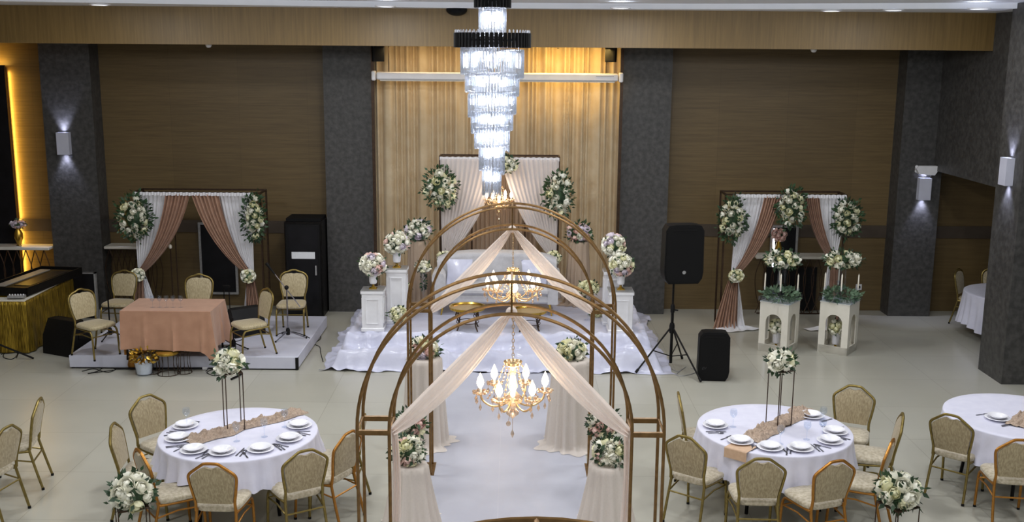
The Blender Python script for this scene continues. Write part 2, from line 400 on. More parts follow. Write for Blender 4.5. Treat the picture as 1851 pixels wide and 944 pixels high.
# dark rail along the back wall
zb0, zb1 = on(1250, 427, YW).z, on(1250, 405, YW).z
for i, (xa, xb) in enumerate(((-7.2, -3.24), (2.70, 6.68), (7.42, 12.0), (-9.6, -8.06))):
    slab('trim_%d' % (i + 2), xa, xb, YW - .02, YW, zb0, zb1, M['band'], ['dark rail on the wall behind the left drape stand', 'dark rail on the wall behind the right drape stand', 'dark rail on the wall of the right bay', 'dark rail on the wall at the far left'][i], 'wall trim')
slab('carpet', -.96, .86, -1, 14.6, 0, .006, M['carpet'], 'long white runner down the aisle to the stage', 'carpet')
MB().box(-.125, -.119, -1, 14.6, .006, .0075).build('seam', pm('runner_seam', (190, 190, 198), (194, 194, 202), 5, .5), bpy.data.objects['carpet'], smooth=False)

# ------------------------------------------------------------------ ceiling downlights
def lamp_ring(px, py, label):
    Yd = at(px, py, ZC - .02)
    loc = (Yd.x, min(max(Yd.y, 8), 16.05), ZC - .02)
    t = thing('ceiling_downlight', label, 'ceiling light', loc, 0, 'downlights along the ceiling edge')
    MB().lathe([(.12, 0), (.15, 0), (.155, -.012), (.14, -.022), (.12, -.018), (.12, 0)], 24, cap=False).build('ring', M['white'], t)
    MB().lathe([(.121, -.008), (.08, -.018), (.001, -.02)], 24).build('lens', M['lamp'], t)
for px, s in ((180, 'round downlight above the left pillar'), (697, 'round downlight left of the crystal chandelier'), (1122, 'round downlight right of the crystal chandelier'), (1503, 'round downlight above the right drape stand'), (1615, 'round downlight second from the balcony front'), (1770, 'round downlight nearest the balcony front')):
    lamp_ring(px, {180: 7, 697: 10, 1122: 13, 1503: 18, 1615: 17, 1770: 14}[px], s)

# ------------------------------------------------------------------ wall sconces, emergency light
def sconce(c, face, label, up=True):
    t = thing('wall_sconce', label, 'wall light', c, face)
    w, h, d = .105, .19, .11                   # half width, half height, depth; local -y is out of the wall
    mb = MB()
    for (x0, x1, y0, y1) in ((-w, w, -d, -d + .012), (-w, -w + .012, -d + .012, -.012), (w - .012, w, -d + .012, -.012), (-w, w, -.012, 0)):
        mb.box(x0, x1, y0, y1, -h, h)
    mb.build('housing', M['platwhite'], t, smooth=False)
    MB().box(-w + .012, w - .012, -d + .012, -.012, -.02, .02).build('lamp_module', M['led'], t, smooth=False)
    Mz = Matrix.Rotation(face, 3, 'Z')
    for s in ((1, -1) if up else (-1,)):
        o = light('sconce_beam', 'SPOT', (0, -.05, s * (h - .01)), 30, (.66, .70, 1), .045, (0, .16, s * 1.6), t, spot=1.25)
    return t
p = on(118, 259, YC); sconce((p.x, YC, p.z), 0, 'white box sconce lit up and down on the left pillar')
p = on(1668, 341, YC); sconce((p.x, YC, p.z), 0, 'white box sconce under the emergency lamp on the right pillar')
p = at(1818, 310, 2.86); sconce((6.9, 14.55, on(1818, 310, 14.55).z), -PI / 2, 'white box sconce on the pillar at the right edge')
p = on(1671, 306, YC)
t = thing('emergency_light', 'white emergency lamp above the sconce on the right pillar', 'emergency light', (p.x, YC, p.z))
MB().box(-.17, .17, -.05, 0, -.06, .06, bev=.015).build('back_box', M['white'], t)
MB().prism([(-.19, .02), (-.14, -.07), (.13, -.09), (.2, .02), (.17, .07), (-.16, .07)], -.15, -.05).build('lens', M['white'], t)
MB().ball((-.17, -.09, .05), .03).build('test_lamp', M['white'], t)

# small things under the beam
def ceiling_sensor(px, py, label):
    p = on(px, py, 16.75); t = thing('smoke_detector', label, 'smoke detector', (p.x, 16.75, ZS + .03))
    MB().lathe([(.001, -.075), (.03, -.07), (.045, -.05), (.05, -.02), (.05, 0)], 18).build('head', M['white'], t)
    MB().lathe([(.058, -.012), (.062, 0)], 18).build('collar', M['white'], t)
ceiling_sensor(377, 81, 'small white smoke detector under the soffit left of the stage')
ceiling_sensor(1471, 90, 'small white smoke detector under the soffit right of the stage')
def wall_speaker(px, py, Y, zrot, label, w=.19, h=.24, d=.2):
    p = on(px, py, Y); t = thing('wall_speaker', label, 'speaker', (p.x, Y, p.z), zrot)
    MB().prism([(-w / 2, -h / 2), (w / 2, -h / 2), (w / 2 * 1.08, h / 2), (-w / 2 * 1.08, h / 2)], -d, -.03).build('cabinet', M['black'], t)
    MB().box(-w * .42, w * .42, -d - .008, -d, -h * .42, h * .42).build('grille', M['blackmesh'], t, smooth=False)
    MB().box(-.03, .03, -.06, .07, -.03, .05).build('bracket', M['blackmetal'], t, smooth=False)
wall_speaker(681, 97, 18.0, .3, 'small black speaker high at the left edge of the stage curtain', .18, .26)
wall_speaker(1107, 98, 18.0, -.3, 'small black speaker high at the right edge of the stage curtain', .16, .26)
p = on(826, 18, 16.25)
t = thing('beam_speaker', 'black rounded speaker fixed to the wood beam beside the chandelier', 'speaker', (p.x, 16.3, p.z))
MB().ball((0, -.12, 0), (.16, .12, .09), 16, 10).build('cabinet', M['black'], t)
MB().ball((0, -.2, -.02), (.1, .06, .05), 14, 8).build('grille', M['blackmesh'], t)
MB().box(-.05, .05, -.05, 0, -.05, .09).build('bracket', M['blackmetal'], t, smooth=False)

# ------------------------------------------------------------------ projection screen in its casing
Ysc = 17.85
a, b = on(676, 136, Ysc), on(1122, 141, Ysc)
t = thing('projection_screen', 'white rolled up projection screen casing across the stage curtain', 'projection screen', ((a.x + b.x) / 2, Ysc, (a.z + b.z) / 2))
hw = (b.x - a.x) / 2
MB().box(-hw + .05, hw - .05, -.08, .08, -.065, .065, bev=.02).build('casing', M['white'], t)
for s in (-1, 1):
    MB().box(s * hw - .035, s * hw + .035, -.085, .085, -.08, .08, bev=.015).build('end_cap', M['white'], t)
    MB().tube([(s * (hw - .25), .0, .06), (s * (hw - .25), 0, ZS + .03 - (a.z + b.z) / 2)], .008).build('hanger', M['iron'], t)
MB().box(hw - .42, hw - .12, -.084, -.08, .012, .024).build('maker_plate', M['silver'], t, smooth=False)
MB().box(-hw + .1, hw - .1, -.02, .02, -.085, -.06).build('bottom_bar', M['offwhite'], t, smooth=False)

# ------------------------------------------------------------------ stage curtain: two hung panels with folds
def curtain(x0, x1, Y, z0, z1, n, label, m, seed, amp=.035):
    R = random.Random(seed); ph = [R.uniform(0, 6) for _ in range(4)]
    def fn(u, v):
        x_ = lerp(x0, x1, u); k = 2 * PI * n * (u + .018 * math.sin(u * 19 + ph[3]) + .012 * math.sin(u * 43 + ph[2]))
        y_ = Y + amp * math.sin(k + .5 * math.sin(k * .23 + ph[0])) + amp * .5 * math.sin(k * .41 + ph[1]) + .01 * math.sin(v * 5 + ph[2]) * math.sin(k * .5)
        return (x_, y_, lerp(z1, z0, v))
    mb = MB(); mb.grid(fn, n * 8, 8)
    return tag(mb.build('stage_curtain', m, ang=3), label, 'curtain')
curtain(-2.40, -.28, 18.35, .02, ZS + .02, 17, 'cream stage curtain panel behind the left bouquets', M['curtain'], 1, .048)
curtain(-.28, 1.85, 18.35, .02, ZS + .02, 17, 'cream stage curtain panel in the amber light at right', M['curtain'], 2, .048)
MB_ = MB().tube([(-2.4, 18.44, ZS - .0), (1.85, 18.44, ZS - .0)], .02)
tag(MB_.build('curtain_rail', M['blackmetal']), 'dark rail carrying the cream stage curtain', 'curtain rail')
# thin dark frames beside the pillars
for s, xx in (('left', -2.38), ('right', 1.83)):
    tag(MB().box(xx - .025, xx + .025, 18.0, 18.05, 0, ZS).build('curtain_post', M['iron'], smooth=False), 'slim dark brown post at the %s edge of the stage curtain' % s, 'post')

# ------------------------------------------------------------------ left edge: backlit dark panel, consoles with vases
pa = on(8, 118, YW - .12); pb = on(48, 520, YW - .12)
xr = on(28, 357, YW - .13).x
t = thing('backlit_panel', 'tall dark mirror panel with amber light behind its edge', 'mirror', (xr, YW - .13, 0))
MB().box(-.6, 0, -.02, .02, .05, pa.z).build('panel', M['darkpanel'], t, smooth=False)
MB().box(-.58, -.03, .02, .1, .1, pa.z - .03).build('backing', M['iron'], t, smooth=False)
MB().box(-.028, -.016, .03, .05, .1, pa.z - .03).build('light_or_glint_strip', M['warmled'], t, smooth=False)
MB().box(-.58, -.03, .03, .05, pa.z - .03, pa.z - .018).build('light_or_glint_strip', M['warmled'], t, smooth=False)
light('panel_glow', 'AREA', (-.02, .085, 2.2), 22, (1, .6, .1), .03, (.6, .16, 2.2), t, sy=3.9)
light('panel_glow', 'AREA', (-.3, .0, pa.z), 8, (1, .62, .12), .55, (-.3, .2, pa.z + 1), t, sy=.05)
def console(x0, x1, zt, label, gold=True, yo=.2):
    t = thing('wall_console', label, 'console table', ((x0 + x1) / 2, YW - yo, 0)); h = (x1 - x0) / 2
    MB().box(-h, h, -.18, .18, zt - .05, zt, bev=.008).build('shelf', M['offwhite'], t)
    mb = MB()
    for k in range(9):
        xx = lerp(-h * .85, h * .85, k / 8)
        for s in (-1, 1):
            mb.tube(smooth_pts([(xx, -.12, zt - .05), (xx + s * .09, -.12, zt * .65), (xx + s * .05, -.12, zt * .3), (xx - s * .06, -.12, .02)], 4), .008, 6)
    mb.tube([(-h * .9, -.12, .015), (h * .9, -.12, .015)], .012, 6)
    mb.build('wire_base', M['iron'], t)
    return t
zt = on(50, 443, YW - .3).z
console(-9.58, -8.08, zt, 'pale console with curved wire base left of the stone pillar', yo=.36)
console(-7.18, -6.2, zt, 'pale console shelf behind the left drape stand')
console(4.3, 5.65, on(1400, 462, YW - .3).z, 'pale console under the mirror behind the candle lanterns', False)
# mirrors behind the drape stands
def wall_mirror(px0, px1, py0, py1, Y, label, dark=True, lean=0.0, name='wall_mirror', cat='mirror', strip=False):
    a = on(px0, py0, Y); b = on(px1, py1, Y); w, h = abs(b.x - a.x), a.z - b.z
    t = thing(name, label, cat, ((a.x + b.x) / 2, Y, b.z)); t.rotation_euler = (-lean, 0, 0)
    MB().box(-w / 2 + .03, w / 2 - .03, -.012, .012, .03, h - .03).build('glass', M['darkpanel' if dark else 'mirror'], t, smooth=False)
    mb = MB()
    for r_ in ((-w / 2, w / 2, 0, .04), (-w / 2, w / 2, h - .04, h)): mb.box(r_[0], r_[1], -.025, .02, r_[2], r_[3])
    for x0 in (-w / 2, w / 2 - .04): mb.box(x0, x0 + .04, -.025, .02, .04, h - .04)
    mb.build('frame', M['silver'], t, smooth=False)
    if strip: MB().box(-w / 2 + .045, -w / 2 + .075, -.018, -.012, .06, h - .06).build('light_or_glint_strip', M['led'], t, smooth=False)  # glowing strip stands in for a reflection in the mirror, not a lamp
    return t
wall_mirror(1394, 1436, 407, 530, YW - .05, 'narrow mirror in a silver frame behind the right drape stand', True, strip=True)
wall_mirror(358, 432, 402, 532, YW - .06, 'dark glazed panel in a silver frame behind the left drape stand', True, name='framed_panel', cat='panel')
o = tag(MB().box(4.55, 5.45, YW - .16, YW - .1, .04, .82).build('dark_board', M['darkpanel'], smooth=False), 'dark board leaning below the pale console', 'board')
p = on(1552, 519, YW)
t = thing('wall_socket', 'white power socket on the wood wall beside the right lantern', 'socket', (p.x, YW, p.z))
MB().box(-.055, .055, -.012, 0, -.055, .055, bev=.005).build('plate', M['white'], t)
MB().lathe([(.03, -.014), (.026, -.006), (.001, -.006)], 14, Matrix.Rotation(PI / 2, 4, 'X') @ Matrix.Translation((0, 0, .028))).build('outlet', M['black'], t)
# rack cabinet
a = on(527, 560, YC - .1)
t = thing('rack_cabinet', 'tall black equipment rack with a glass door and paper notice', 'cabinet', (-3.58, 18.05, 0))
hgt = on(560, 402, 17.7).z
MB().box(-.32, .32, -.32, .32, 0, hgt, bev=.01).build('body', M['blackmetal'], t)
d = MB().box(-.27, .27, -.345, -.325, .06, hgt - .06).build('door', M['darkpanel'], t, smooth=False)
mb = MB()
for x0 in (-.29, .25): mb.box(x0, x0 + .04, -.35, -.32, .08, hgt - .08)
for z0 in (.04, hgt - .08): mb.box(-.29, .29, -.35, -.32, z0, z0 + .04)
mb.build('door_frame', M['black'], d, smooth=False)
MB().box(.2, .225, -.37, -.345, hgt * .45, hgt * .55).build('handle', M['silver'], d, smooth=False)
nz_ = hgt * .62
s = MB().box(-.2, .2, -.3485, -.3465, nz_, nz_ + .12).build('notice', M['paper'], t, smooth=False); s['label'] = 'white paper notice'
MB().box(-.3, .3, -.25, .25, hgt, hgt + .05).build('top_vent', M['blackmesh'], t, smooth=False)
# ================================================================== flowers
def rose_mesh(m, name, seed, r=.05):
    R = random.Random(seed); mb = MB()
    # cupped petals wrapped round a bud, layer by layer, each with a rolled lip
    for n, rad, top, half, lip in ((5, 1.0, .95, .78, .16), (5, .8, .62, .75, .10), (4, .58, .36, .85, .05)):
        a0 = R.uniform(0, 6)
        for k in range(n):
            a = a0 + 2 * PI * k / n + R.uniform(-.12, .12); tp = top + R.uniform(-.1, .1)
            def fn(u, v):
                w_ = (2 * u - 1) * half * (.72 + .28 * math.sin(PI * min(1, v * 1.05)))
                ph = lerp(2.7, tp + .22 * (2 * u - 1) ** 2, v)
                q = rad * (1 + lip * max(0, (v - .72) / .28) ** 1.5) * (.94 + .06 * u)
                return (q * math.sin(ph) * math.cos(a + w_), q * math.sin(ph) * math.sin(a + w_), q * math.cos(ph) * .82)
            mb.grid(fn, 4, 4, Matrix.Scale(r, 4))
    mb.ball((0, 0, r * .12), (r * .42, r * .42, r * .4), 7, 5)
    return mb.mesh(name, m, ang=3)
ROSE = {k: [rose_mesh(M[k], 'rose_' + k, s, .05) for s in (1, 2)] for k in ('rosewhite', 'rosecream', 'rosepink', 'roselilac')}
def leaves_mesh(m, n, rx, ry, rz, size, seed, reach=1.0, down=0):
    R = random.Random(seed); mb = MB()
    for _ in range(n):
        d = Vector((R.gauss(0, 1), R.gauss(0, 1), R.gauss(0, 1))).normalized()
        k = R.uniform(.78, 1.06) * reach
        if R.random() < .18: k *= 1.18
        p = Vector((d.x * rx * k, d.y * ry * k, d.z * rz * k))
        t = (d + Vector((R.uniform(-.7, .7), R.uniform(-.7, .7), R.uniform(-.7, .7) - down))).normalized()
        s = t.cross(Vector((R.uniform(-1, 1), R.uniform(-1, 1), R.uniform(-1, 1)))).normalized(); nn = t.cross(s)
        L = size * R.uniform(.7, 1.3); W = L * .28
        mb.add([p, p + t * L * .4 + s * W + nn * L * .06, p + t * L * .5, p + t * L * .4 - s * W + nn * L * .06, p + t * L], [(0, 1, 2), (0, 2, 3), (1, 4, 2), (2, 4, 3)])
    return mb.mesh('foliage', m, ang=3)
def bouquet(name, label, c, r, cols=('rosewhite', 'rosewhite', 'rosecream'), n=None, fl=.05, leaf=120, lsize=.07, seed=0, group=None, cat='bouquet', top=-1.0, leafmat='leaf', reach=1.0, gap=1.0):
    """ball, dome or long swag of roses round a centre; r = (rx, ry, rz)"""
    rx, ry, rz = r if isinstance(r, tuple) else (r, r, r)
    t = thing(name, label, cat, c, 0, group); R = random.Random(seed * 31 + 5)
    area = 4 * PI * ((rx * ry) ** 1.6 / 3 + (rx * rz) ** 1.6 / 3 + (ry * rz) ** 1.6 / 3) ** (1 / 1.6)
    fl *= 1.0; spray = cat == 'spray'; gap *= .84 if not spray else .95; lsize *= .74 if spray else .72; leaf = int(leaf * (1.0 if spray else .7))
    n = n or int(min(95, gap * .92 * area / (PI * fl * fl)))
    put('foliage', leaves_mesh(M[leafmat], leaf, rx, ry, rz, lsize, seed + 3, reach), t)['kind'] = 'stuff'
    ck = .62 if spray else (.5 if gap < .6 else .76)
    MB().ball((0, 0, 0), (rx * ck, ry * ck, rz * ck), 12, 8).build('flower_core', M[leafmat], t)
    for i in range(n):
        z = 1 - 2 * (i + .5) / n
        if z < top: continue
        a = i * 2.39996 + R.uniform(-.25, .25); q = math.sqrt(max(0, 1 - z * z))
        d = Vector((q * math.cos(a), q * math.sin(a), z)); k = R.uniform(.72, 1.12) if spray else R.uniform(.9, 1.05)
        p = Vector((d.x * rx * k, d.y * ry * k, d.z * rz * k))
        nrm = Vector((d.x / rx, d.y / ry, d.z / rz)).normalized()
        s = fl / .05 * R.uniform(.8, 1.15)
        o = put('rose', R.choice(ROSE[R.choice(cols)]), t, p - nrm * fl * .3)
        o.rotation_euler = (nrm.to_track_quat('Z', 'Y') @ Matrix.Rotation(R.uniform(0, 6), 3, 'Z').to_quaternion()).to_euler(); o.scale = (s, s, s)
    return t

# ================================================================== banquet chairs
def chair_proto(crown, mf, mc, label):
    t = thing('banquet_chair', label, 'chair')
    yb = lambda z: interp(((.46, -.2), (.6, -.222), (.75, -.25), (.94, -.29)), z)
    if crown: prof = ((.53, .165), (.6, .185), (.68, .2), (.76, .208), (.82, .2), (.86, .175), (.885, .13), (.9, .075), (.903, .05)); 
    else: prof = ((.52, .172), (.6, .186), (.7, .203), (.77, .212), (.795, .208), (.82, .182), (.85, .143), (.88, .1), (.9, .066))
    mb = MB()
    def pad(side):
        def fn(u, v):
            z = lerp(prof[0][0], prof[-1][0], v); hw = interp(prof, z) - .012
            x_ = (u - .5) * 2 * hw; b_ = (1 - (2 * u - 1) ** 4) * math.sin(PI * min(1, max(0, .06 + v * .9)))
            zz = z - (.022 * math.exp(-(x_ / .05) ** 2) if v > .95 else 0)
            return (x_, yb(z) + side * (.012 + .016 * b_), zz)
        return fn
    mb.grid(pad(1), 10, 16); mb.grid(pad(-1), 10, 16)
    # rim between the two faces
    ring = [(0, i / 16) for i in range(17)] + [(i / 10, 1) for i in range(1, 11)] + [(1, 1 - i / 16) for i in range(1, 17)] + [(1 - i / 10, 0) for i in range(1, 11)]
    vs_ = []; fs = []
    for u, v in ring: vs_ += [pad(1)(u, v), pad(-1)(u, v)]
    for i in range(len(ring) - 1): fs.append((2 * i, 2 * i + 2, 2 * i + 3, 2 * i + 1))
    mb.add(vs_, fs); mb.build('backrest', mc, t, ang=1.0)
    # seat pad
    sm = MB()
    def seat(u, v):
        a = 2 * PI * u; ca, sa = math.cos(a), math.sin(a); e = .42
        sx = math.copysign(abs(ca) ** e, ca); sy = math.copysign(abs(sa) ** e, sa)
        k = interp(((0, .3), (.12, .9), (.25, 1), (.6, 1), (.8, .93), (1, .02)), v); z = interp(((0, .425), (.12, .425), (.25, .435), (.6, .468), (.8, .485), (1, .495)), v)
        return ((.215 + .012 * (sy)) * sx * k, .015 + .22 * sy * k, z)
    sm.grid(seat, 28, 10, closed_u=True); sm.build('seat', mc if crown else M['damaskseat'], t, ang=1.2)
    # frame loop behind and round the backrest
    fr = []
    for z in (.44, .53, .62, .7, .77): fr.append((interp(prof, z) + (.006 if z > .5 else .012), yb(z), z))
    if crown: fr += [(.212, yb(.82), .82), (.188, yb(.865), .868), (.14, yb(.9), .9), (.085, yb(.92), .916), (.055, yb(.93), .928), (.03, yb(.94), .938), (0, yb(.94), .94)]
    else: fr += [(.212, yb(.8), .803), (.19, yb(.828), .83), (.14, yb(.865), .868), (.09, yb(.9), .905), (.06, yb(.915), .922), (0, yb(.92), .926)]
    half = smooth_pts(fr, 3)
    loop = [Vector((-p.x, p.y, p.z)) for p in half] + [p for p in reversed(half[:-1])]
    MB().tube(loop, .0142, 8).build('back_frame', mf, t)
    # legs: rear ones splay back, front ones bend forward out of the seat rail
    for s in (-1, 1):
        lr = MB().tube(smooth_pts([(s * .178, -.19, .46), (s * .182, -.2, .4), (s * .19, -.25, .2), (s * .195, -.3, .012)], 3), [.0142] * 9 + [.0125], 8).build('leg', mf, t)
        lf = MB().tube(smooth_pts([(s * .185, -.19, .425), (s * .2, .0, .42), (s * .205, .14, .415), (s * .208, .19, .39), (s * .21, .215, .3), (s * .212, .235, .012)], 3), .014, 8).build('leg', mf, t)
        for lg, y_ in ((lr, -.3), (lf, .235)): MB().lathe([(.016, 0), (.016, .02), (.013, .026)], 8, Matrix.Translation((s * (.195 if y_ < 0 else .212), y_, 0))).build('foot_cap', M['black'], lg)
    mb = MB()
    mb.tube([(-.186, -.225, .31), (.186, -.225, .31)], .009, 6); mb.tube([(-.208, .205, .33), (.208, .205, .33)], .009, 6)
    for s in (-1, 1): mb.tube([(s * .187, -.225, .31), (s * .198, -.02, .345), (s * .208, .205, .33)], .009, 6)
    mb.build('stretcher', mf, t)
    return t
PROTO = {}
def place_chair(px, py, ang, label, kind='gold', z0=0.0, group=None, off=0.0):
    """px, py: top of the backrest in the photo; ang: degrees that the sitter faces, 0 = away from the camera, 90 = left"""
    crown = kind == 'crown'; zt = .94 if crown else .926
    p = at(px, py, z0 + zt); a = math.radians(ang)
    loc = Vector((p.x, p.y, z0)) - Matrix.Rotation(a, 3, 'Z') @ Vector((0, -.288, 0))
    if kind not in PROTO:
        mf = M['copper'] if kind == 'copper' else M['gold']
        t = PROTO[kind] = chair_proto(crown, M['gold'] if crown else mf, M['damask2'] if crown else M['damask'], label)
        KIDS[t.name] = list(bpy.data.objects[t.name].children)
        t.location = loc; t.rotation_euler = (0, 0, a); t['label'] = label
    else: t = dup(PROTO[kind], loc, a, label)
    t['group'] = group
    return t

# ================================================================== round tables
def cloth_mb(R, zt, drop, nf, amp, seed):
    Rn = random.Random(seed); ph = [Rn.uniform(0, 6) for _ in range(5)]
    def fn(u, v):
        a = 2 * PI * u
        if v < .35:
            k = v / .35; return (R * k * math.cos(a), R * k * math.sin(a), zt + .0012 * math.sin(9 * k + 5 * a))
        if v < .45:
            k = (v - .35) / .1; b = k * PI / 2
            return ((R + .012 * math.sin(b)) * math.cos(a), (R + .012 * math.sin(b)) * math.sin(a), zt - .012 * (1 - math.cos(b)))
        k = (v - .45) / .55
        w = math.sin(nf * a + .8 * math.sin(2 * a + ph[0])) + .4 * math.sin(nf * 1.7 * a // 1 * 0 + 3 * a + ph[1])
        rr = R + .012 + k * (.02 + amp * w) + .03 * k * k
        d = drop * (1 + .06 * math.sin(3 * a + ph[2]) + .05 * math.sin(5 * a + ph[3]))
        return (rr * math.cos(a), rr * math.sin(a), zt - .012 - k * d)
    return MB().grid(fn, 160, 22, closed_u=True)
def round_table(c, R, which, drop, seed, rot=0):
    t = thing('round_table', 'round banquet table under the white cloth, %s' % which, 'table', (c[0], c[1], 0), rot)
    MB().lathe([(R - .02, .72), (R, .725), (R, .742), (R - .01, .747), (.001, .747)], 48).build('tabletop', M['offwhite'], t)
    for k in range(4):
        a = PI / 4 + k * PI / 2
        MB().tube(smooth_pts([(R * .62 * math.cos(a), R * .62 * math.sin(a), .72), (R * .64 * math.cos(a), R * .64 * math.sin(a), .4), (R * .7 * math.cos(a), R * .7 * math.sin(a), .0)], 3), .018, 8).build('leg', M['blackmetal'], t)
    MB().tube([(R * .62 * math.cos(PI / 4 + k * PI / 2), R * .62 * math.sin(PI / 4 + k * PI / 2), .7) for k in range(4)], .015, 8, True).build('apron_ring', M['blackmetal'], t)
    o = cloth_mb(R, .7505, drop, 30, .036, seed).build('tablecloth', M['cloth'], None, (c[0], c[1], 0), ang=3)
    tag(o, 'white tablecloth on the round table %s' % which, 'tablecloth')
    return t
ZT = .752
PLATE = MB().lathe([(.001, .004), (.06, .004), (.075, .008), (.095, .016), (.128, .022), (.13, .025), (.128, .026), (.095, .021), (.076, .014), (.06, .0095), (.001, .009)], 30).mesh('plate', M['porcelain'], ang=1.2)
BOWL = MB().lathe([(.04, .0), (.045, .004), (.078, .022), (.098, .036), (.1, .038), (.097, .0385), (.075, .026), (.045, .01), (.001, .008)], 28).mesh('soup_plate', M['porcelain'], ang=1.2)
def cut(kind):
    mb = MB()
    mb.add([(-.008, -.1, 0), (.008, -.1, 0), (.004, .0, .004), (-.004, .0, .004), (-.008, -.1, .003), (.008, -.1, .003), (.004, 0, .007), (-.004, 0, .007)], [(3, 2, 1, 0), (4, 5, 6, 7), (0, 1, 5, 4), (1, 2, 6, 5), (2, 3, 7, 6), (3, 0, 4, 7)])
    if kind == 'knife':
        mb.prism([(-.004, 0), (.004, 0), (.004, .0035), (-.004, .0035)], 0, .01)
        mb.add([(-.005, .0, .003), (.008, .0, .003), (.01, .06, .003), (.004, .11, .003), (-.005, .1, .003), (-.005, .0, .006), (.008, 0, .0045), (.01, .06, .0045), (.004, .11, .0045), (-.005, .1, .006)],
               [(4, 3, 2, 1, 0), (5, 6, 7, 8, 9)] + [(i, (i + 1) % 5, (i + 1) % 5 + 5, i + 5) for i in range(5)])
    elif kind == 'fork':
        mb.box(-.012, .012, 0, .03, .004, .007)
        for k in range(4): mb.box(-.012 + k * .0069, -.0085 + k * .0069, .03, .075, .004, .007)
    else:
        mb.ball((0, .03, .006), (.02, .034, .005), 12, 6)
    return mb.mesh(kind, M['steel'], ang=.9)
CUT = {k: cut(k) for k in ('knife', 'fork', 'spoon')}
GLASSM = None
def wine_glass(loc, label, group, h=.19, cat='glass'):
    mb = MB().lathe([(.034, 0), (.034, .002), (.006, .006), (.004, .02), (.004, h * .48), (.012, h * .52), (.034, h * .68), (.038, h * .8), (.033, h), (.0315, h), (.0365, h * .8), (.032, h * .69), (.004, h * .54)], 18)
    o = mb.build('wine_glass', M['glass'], None, loc, ang=1.2)
    return tag(o, label, cat, group)
def place_setting(px, py, tc, where, group_t, cutlery=True):
    p = at(px, py, ZT + .02); p.z = ZT
    d = Vector((p.x - tc[0], p.y - tc[1], 0)); 
    mx = .60
    if d.length > mx: d = d.normalized() * mx
    p = Vector((tc[0], tc[1], ZT)) + d; a = math.atan2(-d.x, d.y) + PI   # local +y towards the centre
    o = tag(put('dinner_plate', PLATE, None, p, a), 'white dinner plate %s' % where, 'plate', 'plates on the ' + group_t)
    o = tag(put('soup_plate', BOWL, None, p + Vector((0, 0, .0125)), a), 'white soup plate %s' % where, 'plate', 'soup plates on the ' + group_t)
    if cutlery:
        Rm = Matrix.Rotation(a, 3, 'Z')
        for kind, dx in (('fork', -.165), ('knife', .16), ('spoon', .195)):
            q = Rm @ Vector((dx, random.uniform(-.03, .03), 0)) + p
            e = Vector((q.x - tc[0], q.y - tc[1], 0))
            if e.length > .66: q = Vector((tc[0], tc[1], ZT)) + e.normalized() * .66
            q.z = ZT + .001
            tag(put(kind, CUT[kind], None, q, a + random.uniform(-.12, .12)), 'steel %s by the plate %s' % (kind, where), kind, 'cutlery on the ' + group_t)
def runner(tc, p0, p1, wid, seed, label, hang=0.0):
    a = at(*p0, ZT); b = at(*p1, ZT); d = (b - a); L = d.length; d.normalize(); s = Vector((-d.y, d.x, 0))
    R = random.Random(seed); off = Vector((R.uniform(0, 50), R.uniform(0, 50), 0))
    def fn(u, v):
        e = .5 + .5 * mnoise.noise(Vector((v * 4, 7, seed))) * .5
        wq = wid * (.85 + .5 * mnoise.noise(Vector((v * 5 + seed, 3, 0))))
        q = a + d * (v * L) + s * ((u - .5) * wq + .04 * mnoise.noise(Vector((v * 6, seed, 1))))
        n1 = mnoise.noise(Vector((u * 3.2, v * 13, 0)) + off); n2 = mnoise.noise(Vector((u * 7, v * 30, 5)) + off); n3 = abs(mnoise.noise(Vector((u * 5, v * 20, 9)) + off))
        hgt = (.026 + .03 * n1 + .034 * n2 + .05 * n3) * min(1, 6 * u * (1 - u) + .05) * min(1, v * 10 + .3, (1 - v) * 10 + .3)
        return (q.x + .012 * n2, q.y + .012 * n1, ZT + .004 + max(0, hgt))
    return tag(MB().grid(fn, 22, 110).build('table_runner', M['burlap'], None, ang=3), label, 'table runner')
def tall_stand(base, h, w, label, seed, name='flower_stand'):
    t = thing(name, label, 'flower stand', base, .46)
    for sx in (-1, 1):
        for sy in (-1, 1): MB().tube([(sx * w, sy * w, 0), (sx * w, sy * w, h)], .0055, 6).build('rod', M['iron'], t)
    for z in (.006, h - .006): MB().tube([(-w, -w, z), (w, -w, z), (w, w, z), (-w, w, z)], .006, 6, True).build('frame_ring', M['iron'], t)
    MB().box(-w, w, -w, w, h - .004, h + .004).build('top_plate', M['iron'], t, smooth=False)
    return t
